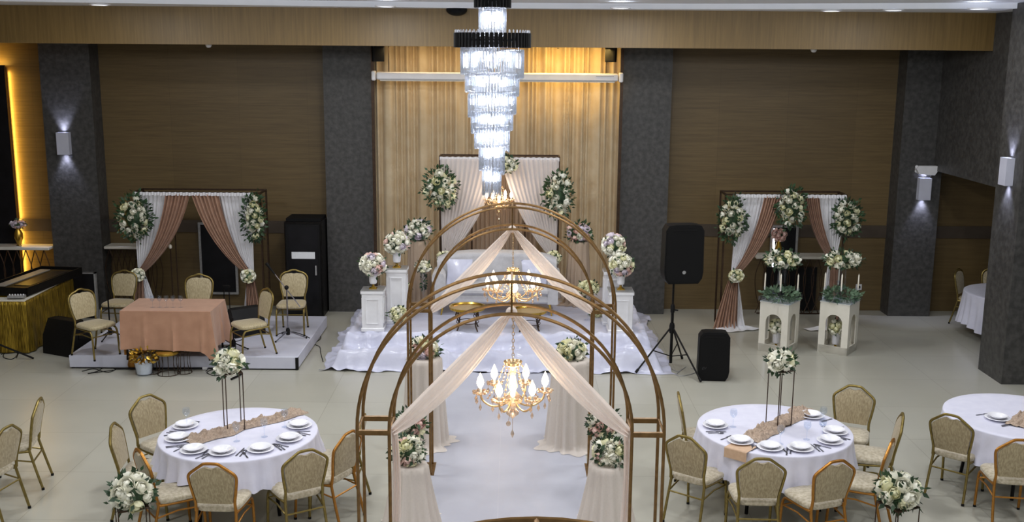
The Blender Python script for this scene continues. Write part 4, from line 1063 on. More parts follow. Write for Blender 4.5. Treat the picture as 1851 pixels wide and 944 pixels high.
def urn(c, label, s=1.0):
    t = thing('urn', label, 'vase', c)
    MB().box(-.06 * s, .06 * s, -.06 * s, .06 * s, 0, .015 * s).lathe([(.05 * s, .015 * s), (.02 * s, .04 * s), (.018 * s, .065 * s)], 16).build('foot', M['goldtop'], t)
    MB().lathe([(.018 * s, .065 * s), (.055 * s, .085 * s), (.062 * s, .12 * s), (.066 * s, .27 * s), (.072 * s, .28 * s), (.06 * s, .275 * s), (.056 * s, .12 * s), (.001, .1 * s)], 20).build('bowl', M['porcelain'], t)
    return c[2] + .28 * s
PINKS = ('rosewhite', 'rosewhite', 'rosewhite', 'rosewhite', 'rosewhite', 'rosecream', 'roselilac', 'rosepink')
for px0, px1, pyt, Y, w, pk in ((651, 693, 527, 15.08, 'front left', ('roselilac', 'rosewhite', 'rosewhite', 'rosewhite', 'rosewhite', 'rosepink')), (696, 735, 488, 15.55, 'rear left', ('roselilac', 'rosewhite', 'rosewhite', 'rosewhite', 'rosewhite', 'rosepink', 'rosewhite')), (1101, 1147, 529, 15.08, 'front right', PINKS), (1092, 1128, 492, 15.55, 'rear right', PINKS)):
    c = pedestal(px0, px1, pyt, Y, 'white panelled pedestal at the %s of the stage' % w)
    z = urn(c, 'white urn vase with a gold foot on the %s pedestal' % w, .95 if 'front' in w else 1.0)
    bouquet('bouquet', 'round pale bouquet in the urn on the %s pedestal' % w, (c[0], c[1], z + .1), (.185, .185, .17), pk, fl=.056, leaf=70, lsize=.08, seed=60 + len(w) + int(Y * 10), cat='bouquet')
# tulle covered round stands at the back of the stage
def tulle_stand(px, pyt, pyb, rpx, Y, label, m='beige', zb=DZ, flare=1.25, cat='stand'):
    p = on(px, pyt, Y); H = p.z - zb; R = rpx * Y / FPX
    t = thing('draped_stand', label, cat, (p.x, Y, zb))
    MB().lathe([(R * .9, 0), (R * .85, .02), (R * .85, H - .02), (R * .9, H - .005), (.001, H - .005)], 20).build('drum', M['offwhite'], t)
    def fn(u, v):
        a = 2 * PI * u
        if v < .15: k = v / .15; return (R * k * math.cos(a), R * k * math.sin(a), H + .002)
        k = (v - .15) / .85; w = math.sin(13 * a + math.sin(3 * a)) + .4 * math.sin(7 * a + 1)
        rr = R * lerp(1.01, flare, k ** 1.3) + (.004 + .028 * k) * w + (.10 * (1 + .5 * math.sin(4 * a)) * max(0, k - .93) / .07)
        return (rr * math.cos(a), rr * math.sin(a), lerp(H, .012, min(1, k / .95)) if k < .95 else .012 + .012 * abs(w) * (1 - k) * 20)
    MB().grid(fn, 130, 30, closed_u=True).build('skirt', M[m], t, ang=3)
    return (p.x, Y, p.z)
c = tulle_stand(756, 434, 550, 18, 17.0, 'tall beige tulle covered stand at the back left of the stage'); bouquet('bouquet', 'white and lilac bouquet on the back left tulle stand', (c[0], c[1], c[2] + .16), (.21, .2, .17), ('rosewhite', 'rosewhite', 'roselilac'), fl=.06, leaf=160, lsize=.11, seed=71)
c = tulle_stand(1046, 436, 550, 18, 17.0, 'tall beige tulle covered stand at the back right of the stage'); bouquet('bouquet', 'lilac and white bouquet on the back right tulle stand', (c[0], c[1], c[2] + .14), (.2, .2, .15), ('rosewhite', 'roselilac', 'rosepink'), fl=.056, leaf=160, lsize=.11, seed=72, gap=.8)
# slim green-filled glass vases with white posies, on thin stems
def stem_vase(px, py, pyb, Y, rpx, label, vlabel, seed, cols=('rosewhite', 'rosecream')):
    p = on(px, py, Y); b = on(px, pyb, Y); R = .055
    zb = max(b.z, DZ)
    t = thing('flower_vase', vlabel, 'vase', (p.x, Y, zb)); H = p.z - zb - .05
    MB().lathe([(R * 1.2, 0), (R * 1.2, .01), (.012, .03), (.012, H * .35), (R * .7, H * .42), (R, H * .8), (R * 1.15, H), (R * 1.05, H), (R * .9, H * .8), (.001, H * .45)], 16).build('glass', M['glass'], t)
    put('greenery', leaves_mesh(M['leaf'], 60, R * .7, R * .7, H * .26, .05, seed), t, (0, 0, H * .72))['kind'] = 'stuff'
    bouquet('bouquet', label, (p.x, Y, p.z), tuple(q * Y / FPX for q in rpx), cols, fl=.045, leaf=70, lsize=.07, seed=seed)
stem_vase(765, 482, 555, 16.3, (14, 14, 10), 'small white posy in the glass vase left of the sofa', 'slim glass vase of greenery left of the sofa', 81)
stem_vase(726, 520, 580, 15.9, (17, 15, 13), 'white posy on the glass vase beside the rear left pedestal', 'glass vase beside the rear left pedestal', 82)
stem_vase(721, 568, 606, 15.25, (17, 15, 15), 'cream posy low beside the front left pedestal', 'low glass vase beside the front left pedestal', 83, ('rosecream', 'rosewhite'))
stem_vase(1064, 520, 580, 15.9, (19, 15, 13), 'cream posy on the glass vase right of the sofa', 'glass vase right of the sofa', 84, ('rosecream',))
bq(1078, 566, at(1078, 566, DZ + .06).y, (10, 9, 9), 'tiny cream posy low on the right of the stage', cols=('rosecream',), fl=.04, leaf=40, seed=85, cat='posy')

# ------------------------------------------------------------------ draped plinths along the aisle
for px, pyt, rpx, Y, w, cols, by, flare in ((766, 645, 33, 11.75, 'left of the aisle near the stage', PINKS, 617, 1.25), (1033, 648, 35, 11.75, 'right of the aisle near the stage', ('rosewhite', 'rosecream'), 627, 1.3)):
    c = tulle_stand(px, pyt, 800, rpx, Y, 'pale cloth covered plinth %s' % w, 'plinthcloth', 0, flare, 'plinth')
    bouquet('bouquet', 'white bouquet with dark leaves on the plinth %s' % w, (c[0], Y, c[2] + .09), (.17, .16, .13), cols, fl=.055, leaf=140, lsize=.09, seed=int(px))
for s, px, r1, r2 in (('left', 742, (743, 768), (738, 810)), ('right', 1098, (1089, 766), (1102, 812))):
    Y = 8.75 
    c = tulle_stand(px, 838, 944, 33, Y, 'pale cloth covered plinth %s of the aisle behind the middle arch' % s, 'plinthcloth', 0, 2.3, 'plinth')
    bq(r2[0], r2[1] + 6, Y - .02, (30, 26, 26), 'blush and white bouquet on the plinth top %s of the aisle' % s, cols=('rosepink', 'rosewhite', 'rosecream', 'rosewhite'), fl=.05, leaf=160, lsize=.08, seed=91 + len(s))
    p = on(*r1, 9.75); R = 27 * 9.75 / FPX
    tulle_stand(r1[0], r1[1] + 30, 900, 22, 9.75, 'pale cloth covered stand %s of the aisle hidden behind the front bouquet' % s, 'plinthcloth', 0, 1.15, 'plinth')
    bouquet('bouquet', 'green, cream and blush bouquet higher %s of the aisle' % s, p, (R, R * .9, R * .95), ('rosecream', 'rosecream', 'rosepink', 'rosewhite'), fl=.05, leaf=240, lsize=.08, seed=95 + len(s), gap=.75)
# ================================================================== musicians' platform at the left
PZ = .2
t = thing('platform', 'low white platform under the rose table and chairs', 'platform', (-4.7, 15.8, 0))
MB().box(-1.68, 1.62, -1.2, 1.22, .02, PZ, bev=.006).build('deck', M['platwhite'], t)
MB().box(-1.66, 1.6, -1.18, 1.2, 0, .025).build('plinth_base', M['black'], t, smooth=False)
MB().box(1.585, 1.625, -1.206, -1.16, .01, PZ - .01).build('corner_strip', M['black'], t, smooth=False)
MB().box(-.2, -.194, -1.2, 1.22, PZ, PZ + .001).build('joint', M['silver'], t, smooth=False)

# table with dusty rose cloth
TZ = .93
fl, fr_ = at(216, 562, TZ), at(381, 562, TZ); bl = at(242, 538, TZ)
tx0, tx1, ty0, ty1 = fl.x, fr_.x, fl.y, fl.y + .78
cxt, cyt = (tx0 + tx1) / 2, (ty0 + ty1) / 2; hw, hd = (tx1 - tx0) / 2, (ty1 - ty0) / 2
t = thing('rectangular_table', 'folding table hidden under the dusty rose cloth', 'table', (cxt, cyt, PZ))
MB().box(-hw + .01, hw - .01, -hd + .01, hd - .01, TZ - PZ - .04, TZ - PZ - .012, bev=.005).build('tabletop', M['offwhite'], t)
for sx in (-1, 1):
    for sy in (-1, 1): MB().tube([(sx * (hw - .08), sy * (hd - .08), TZ - PZ - .04), (sx * (hw - .05), sy * (hd - .05), 0)], .015, 8).build('leg', M['blackmetal'], t)
def tcloth():
    per = []
    for i in range(48): per.append((-hw + 2 * hw * i / 48, -hd, 0, -1))
    for i in range(30): per.append((hw, -hd + 2 * hd * i / 30, 1, 0))
    for i in range(48): per.append((hw - 2 * hw * i / 48, hd, 0, 1))
    for i in range(30): per.append((-hw, hd - 2 * hd * i / 30, -1, 0))
    n = len(per); H = TZ - PZ; vs_ = []; fs = []
    rows = 16
    for j in range(rows + 1):
        v = j / rows
        for i, (x_, y_, nx_, ny_) in enumerate(per):
            if j == 0: vs_.append((x_ * .98, y_ * .98, H)); continue
            if j == 1: vs_.append((x_ + nx_ * .004, y_ + ny_ * .004, H - .004)); continue
            k = (j - 1) / (rows - 1)
            corner = math.exp(-((abs(x_) - hw) ** 2 + (abs(y_) - hd) ** 2) / .006) * (1 if x_ > 0 else .25)
            s_ = x_ if ny_ else y_
            fold = .008 * math.sin(s_ * 17 + 1) + (.04 * max(0, math.cos((s_ + .3) * 15.5)) ** 14)
            out = k * (.012 + fold + .1 * corner)
            drop = .565 + .012 * math.sin(3 * s_ + nx_) + (.15 * corner if x_ > 0 else 0)
            vs_.append((x_ + (nx_ + (math.copysign(corner, x_) if ny_ else 0) * .8) * out, y_ + (ny_ + (math.copysign(corner, y_) if nx_ else 0) * .8) * out, H - .004 - k * min(drop, H - .01)))
    for j in range(rows):
        for i in range(n): fs.append((j * n + i, j * n + (i + 1) % n, (j + 1) * n + (i + 1) % n, (j + 1) * n + i))
    fs.append(tuple(range(n)))
    return MB().add(vs_, fs)
o = tcloth().build('tablecloth', M['rosecloth'], None, (cxt, cyt, PZ), ang=.9); tag(o, 'dusty rose satin tablecloth on the table of five wine glasses', 'tablecloth')
for i, px in enumerate((276, 289, 301, 313, 327)):
    p = at(px, 556, TZ); wine_glass((p.x, p.y, TZ + .001), 'stemmed wine glass on the rose table, %s' % ('first from the left', 'second from the left', 'middle of the five', 'second from the right', 'last at the right')[i], 'wine glasses on the rose table', .17)

G_ = 'chairs on the musicians platform'
place_chair(225, 489, 180 - 4, 'pale crown-backed chair behind the left of the rose table', 'crown', PZ - .2, G_)
place_chair(360, 496, 180, 'pale crown-backed chair centred behind the rose table', 'crown', PZ, G_)
place_chair(531, 488, 180 + 3, 'pale crown-backed chair behind the silver microphone stand', 'crown', PZ, G_)
place_chair(144, 523, -122, 'pale crown-backed chair turned to the rose table, on its left', 'crown', PZ, G_)
place_chair(484, 522, 128, 'pale crown-backed chair turned to the rose table, on its right', 'crown', PZ, G_)
place_chair(1732, 486, -130, 'pale crown-backed chair beside the table in the right bay', 'crown', 0, 'chairs in the right bay')
place_chair(1800, 484, 165, 'pale crown-backed chair mostly behind the right edge pillar', 'crown', 0, 'chairs in the right bay')
place_chair(-22, 497, -95, 'pale crown-backed chair cut off at the left edge behind the sequin table', 'crown', 0)

# ------------------------------------------------------------------ sequin covered equipment table
sx0, sx1, sy0, sy1, SH = -7.95, -7.3, 15.35, 17.1, .84
t = thing('equipment_table', 'equipment table under gold sequin cloth', 'table', ((sx0 + sx1) / 2, (sy0 + sy1) / 2, 0)); hw, hd = (sx1 - sx0) / 2, (sy1 - sy0) / 2
MB().box(-hw + .02, hw - .02, -hd + .02, hd - .02, SH - .05, SH - .01).build('tabletop', M['offwhite'], t, smooth=False)
for sx in (-1, 1):
    for sy in (-1, 1): MB().tube([(sx * (hw - .06), sy * (hd - .06), SH - .05), (sx * (hw - .06), sy * (hd - .06), 0)], .015, 8).build('leg', M['blackmetal'], t)
def seq(u, v):
    L = [(-hw, -hd), (hw, -hd), (hw, hd), (-hw, hd), (-hw, -hd)]; D = [2 * hw, 2 * hd, 2 * hw, 2 * hd]; s_ = u * sum(D); i = 0
    while i < 3 and s_ > D[i]: s_ -= D[i]; i += 1
    q = s_ / D[i]; x_ = lerp(L[i][0], L[i + 1][0], q); y_ = lerp(L[i][1], L[i + 1][1], q)
    if v < .1: k = v / .1; return (x_ * k, y_ * k, SH)
    k = (v - .1) / .9; w_ = 1 + k * (.05 * math.sin(u * 120) + .03 * math.sin(u * 47) + .06)
    return (x_ * w_, y_ * (1 + (w_ - 1) * .4), lerp(SH, .02, k))
o = MB().grid(seq, 220, 14).build('sequin_cloth', M['sequin'], None, ((sx0 + sx1) / 2, (sy0 + sy1) / 2, 0), ang=3); tag(o, 'gold sequin cloth over the equipment table', 'tablecloth')
t = thing('keyboard_case', 'black open flight case with a keyboard on the sequin table', 'case', (-7.6, 16.42, SH + .01), -.12)
mb = MB(); mb.box(-.36, .36, -.85, .75, 0, .03)
for q in ((-.36, -.34, -.85, .75), (.34, .36, -.85, .75), (-.36, .36, -.85, -.83), (-.36, .36, .73, .75)): mb.box(*q, .03, .13)
mb.build('tray', M['blackmetal'], t, smooth=False)
MB().box(-.3, .3, -.75, .65, .03, .1, bev=.01).build('keyboard_body', M['black'], t)
mb = MB()
for i in range(40): mb.box(-.27, -.1, -.7 + i * .032, -.7 + i * .032 + .029, .1, .112)
mb.build('keys', M['silver'], t, smooth=False)
MB().box(.0, .26, -.6, .5, .1, .108).build('display_panel', M['darkpanel'], t, smooth=False)
t = thing('mixer', 'small grey mixer with knobs at the front of the sequin table', 'mixer', (-7.46, 15.43, SH + .012), .1)
MB().prism([(-.12, 0), (.12, 0), (.12, .035), (-.12, .035)], -.05, .05).build('body', M['silver'], t, smooth=False)
for i in range(6): MB().lathe([(.01, .035), (.009, .055), (.001, .055)], 8, Matrix.Translation((-.1 + .04 * i, 0, 0))).build('knob', M['white'], t)
t = thing('black_board', 'black board with a grey edge standing behind the sequin table', 'board', (-7.45, 17.55, 0))
p0, p1 = on(92, 492, 17.55), on(172, 492, 17.55)
w0, w1 = p0.x + 7.45, p1.x + 7.45
MB().box(w0, w1, -.02, .02, 0, p0.z).build('panel', M['darkpanel'], t, smooth=False)
MB().box(w0 - .01, w1 + .01, -.03, .03, p0.z - .02, p0.z).box(w1 - .02, w1 + .01, -.03, .03, 0, p0.z).build('edge_frame', M['silver'], t, smooth=False)

def wedge(c, rz, w, h, d, label):
    t = thing('floor_monitor', label, 'speaker', c, rz)
    prof = [(-d / 2, 0), (d / 2, 0), (d / 2 - .02, h * .55), (d * .2, h), (-d * .1, h), (-d / 2, h * .35)]
    Mx = Matrix.Rotation(PI / 2, 4, 'Z')
    MB().prism(prof, -w / 2, w / 2, Mx).build('cabinet', M['black'], t, ang=.4)
    a = Vector((d / 2 - .02, h * .55)); b = Vector((d * .2, h))
    MB().prism([(-d / 2 - .004, h * .35), (-d * .1 - .004, h), (-d * .1 - .02, h + .004), (-d / 2 - .016, h * .35)], -w * .44, w * .44, Mx).build('grille', M['blackmesh'], t, ang=.3)
    for s in (-1, 1): MB().box(s * w / 2 - .01, s * w / 2 + .01, -.06, .06, h * .45, h * .6).build('handle', M['blackmetal'], t, smooth=False)
    return t
p = at(119, 640, 0); wedge((p.x, p.y + .12, 0), 2.7, .58, .52, .46, 'large black wedge monitor on the floor before the sequin table')
p = at(441, 606, PZ); wedge((p.x, p.y + .1, PZ), -2.5, .5, .42, .4, 'black wedge monitor on the platform behind the right side chair')

def mic_stand(base, h, label, m='blackmetal', boom=None, legs=3, L=.28, rot=.3):
    t = thing('microphone_stand', label, 'microphone stand', base, rot)
    MB().tube([(0, 0, .06), (0, 0, h)], .011, 8).build('pole', M[m], t)
    MB().lathe([(.03, .06), (.032, .14), (.02, .17)], 10).build('hub', M['black'], t)
    for k in range(legs):
        a = 2 * PI * k / legs; lg = MB().tube([(0, 0, .12), (L * math.cos(a), L * math.sin(a), .012)], .009, 7).build('leg', M[m], t)
        MB().ball((L * math.cos(a), L * math.sin(a), .013), .014, 8, 5).build('foot_cap', M['black'], lg)
    if boom:
        a, b = Vector(boom[0]), Vector(boom[1])
        MB().tube([a, b], .009, 8).build('boom', M[m], t); MB().ball((0, 0, h), .035, 10, 7).build('clutch', M['black'], t)
        d = (a - b).normalized(); MB().tube([a - d * .02, a + d * .03, a + d * .12, a + d * .15, a + d * .19, a + d * .2], [.012, .014, .017, .026, .026, .01], 10).build('microphone', M['black'], t)
    return t
p = at(521, 612, PZ); zj = on(519, 520, p.y).z - PZ
mic_stand((p.x, p.y, PZ), zj, 'silver boom microphone stand on the right of the platform', 'steel', ((-.18, 0, zj + .22), (.2, 0, zj - .3)), rot=0)
p = at(423, 634, PZ); mic_stand((p.x, p.y, PZ), on(423, 575, p.y).z - PZ, 'short black microphone stand right of the rose table', L=.2)
p = at(200, 612, PZ); mic_stand((p.x, p.y, PZ), on(198, 530, p.y).z - PZ, 'black microphone stand left of the rose table', L=.22)
p = at(412, 585, PZ)
t = thing('twin_pole_stand', 'thin black stand of two poles behind the rose table', 'stand', (p.x, p.y, PZ))
for s in (-1, 1): MB().tube([(s * .045, 0, .0), (s * .04, 0, .62)], .008, 6).build('pole', M['blackmetal'], t)
MB().box(-.06, .06, -.02, .02, .6, .63).build('clamp', M['black'], t, smooth=False)
# tripod foot and cables at the left edge
p = at(8, 622, 0)
t = thing('stand_foot', 'black tripod stand cut off at the left edge', 'stand', (-8.0, 15.0, 0), 0)
MB().tube([(0, 0, .05), (0, 0, 1.0)], .016, 8).build('pole', M['blackmetal'], t)
MB().ball((0, 0, .42), .035, 8, 6).build('hub', M['black'], t)
for k, a in enumerate((.06, 2.9, 4.4)): MB().tube([(0, 0, .42), (.9 * math.cos(a), .9 * math.sin(a) * .9, .016)], .015, 8).build('leg', M['blackmetal'], t)
def cable(pts, z, label, r=.006, m='black', name='cable'):
    P = [Vector((at(a, b, z).x, at(a, b, z).y, z + r * 1.02)) for a, b in pts]
    tag(MB().tube(smooth_pts(P, 6), r, 5).build(name, M[m]), label, 'cable')
cable([(2, 642), (20, 632), (32, 640), (22, 650), (6, 646), (14, 634), (34, 634), (30, 648)], 0, 'tangled black cable on the floor at the left edge')
cable([(148, 672), (170, 668), (196, 674), (214, 664), (200, 658), (176, 672), (160, 676), (205, 670)], 0, 'looped black cable before the left end of the platform')
cable([(372, 672), (384, 664), (400, 676), (388, 680), (374, 674), (392, 668), (410, 678)], 0, 'tangled black cable below the corner of the rose cloth')
cable([(500, 606), (520, 600), (545, 605), (560, 612), (548, 606)], PZ, 'thin black cable round the silver microphone stand')
cable([(573, 598), (580, 612), (568, 622), (578, 628), (580, 640), (584, 655)], 0, 'black cable lying between the platform and the stage')
cable([(1205, 662), (1225, 672), (1240, 664), (1222, 678), (1238, 680), (1262, 672), (1248, 666)], 0, 'grey cable tangle below the loudspeaker tripod', m='silver')
cable([(405, 610), (420, 604), (440, 612), (425, 618), (408, 612)], PZ, 'black cable on the platform by the right side chair')
p0, p1 = at(206, 669, 0), at(472, 668, 0)
t = thing('lying_pole', 'long black stand pole lying along the platform front', 'pole', p0)
d = p1 - p0
MB().tube([(0, 0, .022), (d.x, d.y, .022)], .014, 8).build('tube', M['blackmetal'], t); MB().tube([(d.x - .04, d.y, .022), (d.x, d.y, .022)], .021, 8).build('end_cap', M['black'], t)
q = at(418, 688, 0) - p0; MB().tube([(q.x + .1, q.y + .22, .03), (q.x, q.y, .018)], .016, 8).build('folded_leg', M['blackmetal'], t)
p = at(380, 666, 0)
t = thing('power_strip', 'white power strip on the floor below the rose cloth', 'power strip', (p.x, p.y - .04, 0), .3)
MB().box(-.1, .1, -.03, .03, 0, .04, bev=.008).build('body', M['white'], t)
for i in range(3): MB().lathe([(.018, .041), (.014, .036), (.001, .036)], 10, Matrix.Translation((-.06 + .06 * i, 0, .004))).build('outlet', M['silver'], t)
# wire stands, stool and pail before the table
def wire_drum(px, py, r, h, label, seat=False, name='wire_stand', cat='wire stand'):
    p = at(px, py, 0); t = thing(name, label, cat, (p.x, p.y, 0))
    for k in range(10):
        a = 2 * PI * k / 10; MB().tube(smooth_pts([(r * math.cos(a), r * math.sin(a), .006), (r * .8 * math.cos(a), r * .8 * math.sin(a), h * .5), (r * (.95 if seat else .8) * math.cos(a), r * (.95 if seat else .8) * math.sin(a), h)], 3), .004, 5).build('wire', M['iron'], t)
    for z, rr in ((.006, r), (h, r * (.95 if seat else .8))): MB().tube([(rr * math.cos(i * PI / 14), rr * math.sin(i * PI / 14), z) for i in range(28)], .006, 5, True).build('hoop', M['iron'], t)
    if seat: MB().lathe([(.001, h), (r * 1.05, h), (r * 1.1, h + .012), (r * 1.08, h + .03), (r * .9, h + .045), (.001, h + .048)], 24).build('seat', M['goldtop'], t)
wire_drum(305, 676, .15, .30, 'wire stool with a gold seat before the rose table', True, 'wire_stool', 'stool')
wire_drum(277, 674, .1, .32, 'open wire drum stand left of the wire stool')
wire_drum(334, 674, .1, .32, 'open wire drum stand right of the wire stool')
p = at(256, 681, 0)
t = thing('pail', 'clear pail heaped with gold foil leaves before the rose table', 'pail', (p.x, p.y + .12, 0))
MB().lathe([(.001, .006), (.12, .0), (.145, .24), (.15, .245), (.138, .24), (.114, .01)], 24).build('bucket', M['glass'], t)
MB().lathe([(.1, .015), (.125, .17), (.001, .2)], 16).build('lining', M['paper'], t)
put('foil_leaves', leaves_mesh(M['goldtop'], 160, .15, .14, .1, .08, 5), t, (0, 0, .27))['kind'] = 'stuff'
p = at(236, 672, 0)
t = thing('copper_hoop', 'copper arched hoop ornament behind the pail of gold leaves', 'ornament', (p.x, p.y + .22, 0), .3)
MB().tube([(-.13, 0, 0)] + [(-.13 * math.cos(i * PI / 12), 0, .26 + .12 * math.sin(i * PI / 12)) for i in range(13)] + [(.13, 0, 0)], .02, 8).build('hoop', M['copper'], t)
MB().lathe([(.001, 0), (.12, .0), (.13, .06), (.11, .2), (.07, .24), (.001, .24)], 18).build('pot', M['copper'], t)
# gold vase with dried flowers on the far left console
p = on(35, 443, YW - .36)
t = thing('gold_vase', 'gold vase of pale dried flowers on the left console', 'vase', (p.x, YW - .36, on(50, 443, YW - .3).z))
MB().lathe([(.05, 0), (.03, .02), (.075, .14), (.07, .22), (.035, .3), (.045, .33), (.03, .325), (.001, .2)], 18).build('body', M['goldtop'], t)
bouquet('bouquet', 'pale pink dried flowers in the gold vase on the left console', (p.x, YW - .36, t.location.z + .38), (.13, .1, .07), ('rosepink', 'roselilac'), fl=.04, leaf=60, lsize=.07, seed=99, gap=.7)

# ================================================================== loudspeakers at the right
Yp = 14.8; b = at(1216, 668, 0); c = on(1230, 455, Yp)
t = thing('speaker_tripod', 'black tripod stand carrying the large loudspeaker', 'speaker stand', (c.x - .08, Yp, 0))
zb = on(1230, 502, Yp).z
MB().tube([(0, 0, .1), (0, 0, .95)], .022, 10).build('lower_pole', M['blackmetal'], t); MB().tube([(0, 0, .9), (0, 0, zb)], .016, 10).build('upper_pole', M['blackmetal'], t)
MB().lathe([(.035, .55), (.04, .58), (.04, .66), (.03, .7)], 12).build('collar', M['black'], t); MB().lathe([(.03, .86), (.032, .95), (.02, .98)], 12).build('clamp', M['black'], t)
MB().tube([(.02, -.02, .9), (.07, -.05, .9)], .012, 6).build('knob', M['black'], t)
for px, py in ((1149, 676), (1267, 692), (1233, 650)):
    q = at(px, py, 0); e = Vector((q.x - (c.x - .08), q.y - Yp, .02)); s0 = Vector((e.x * .06, e.y * .06, .62))
    lg = MB().tube([s0, e], .013, 8).build('leg', M['blackmetal'], t); dd = (e - s0).normalized(); MB().tube([e - dd * .06, e], .02, 8).build('rubber_foot', M['black'], lg)
    MB().tube([(0, 0, .2), s0.lerp(e, .5)], .008, 6).build('brace', M['blackmetal'], t)
def pa_speaker(name, label, c, w, h, d, rz, badge, taper=.03):
    t = thing(name, label, 'speaker', c, rz)
    def sh(z0=0): return [(-w * .38, 0), (w * .38, 0), (w / 2 - .015, h * .09), (w / 2, h * .2), (w / 2 - .008, h * .9), (w / 2 - .05, h * .985), (w * .25, h), (-w * .25, h), (-w / 2 + .05, h * .985), (-w / 2 + .008, h * .9), (-w / 2, h * .2), (-w / 2 + .015, h * .09)]
    P = sh(); n = len(P)
    vs_ = [(x_, -d / 2, z_) for x_, z_ in P] + [(x_, 0.02, z_) for x_, z_ in P] + [(x_ * .62, d / 2, h * .5 + (z_ - h * .5) * .86) for x_, z_ in P]
    fs = [tuple(range(n)), tuple(range(3 * n - 1, 2 * n - 1, -1))] + [(k * n + i, k * n + n + i, k * n + n + (i + 1) % n, k * n + (i + 1) % n) for k in (0, 1) for i in range(n)]
    MB().add(vs_, fs).build('cabinet', M['black'], t, ang=.5)
    g = [(x_ * .93, h * .5 + (z_ - h * .5) * .95) for x_, z_ in P]
    MB().prism(g, -d / 2 - .014, -d / 2).build('grille', M['blackmesh'], t, ang=.5)
    MB().box(-w * .3, w * .3, -d / 2 - .02, -d / 2 - .013, h * .9, h * .93).build('top_slot', M['black'], t, smooth=False)
    return t
t = pa_speaker('loudspeaker', 'large black loudspeaker raised on the tripod', (c.x, Yp, on(1230, 508, Yp).z), .57, on(1230, 403, Yp).z - on(1230, 508, Yp).z, .42, .12, True)
e = MB().lathe([(.001, -.004), (.024, -.004), (.026, 0)], 16, Matrix.Rotation(PI / 2, 4, 'X')).build('badge', M['silver'], t, (0, -.228, .17)); e['label'] = 'small round silver badge'
q = at(1291, 690, 0)
t = pa_speaker('loudspeaker', 'smaller black loudspeaker standing on the floor', (q.x, q.y + .2, 0), .44, on(1291, 599, q.y + .1).z, .36, -.06, False)
fc = bpy.data.curves.new('emblem', 'FONT'); fc.body = 'EV'; fc.size = .055; fc.extrude = .001; fc.shear = .25
tmp = bpy.data.objects.new('emblem_text', fc); C.objects.link(tmp); dg = bpy.context.evaluated_depsgraph_get(); me = bpy.data.meshes.new_from_object(tmp.evaluated_get(dg)); bpy.data.objects.remove(tmp)
me.materials.clear(); me.materials.append(M['emblem']); e = put('emblem', me, t, (-.17, -.197, .17)); e.rotation_euler = (PI / 2, 0, 0); e['label'] = 'small grey maker emblem'

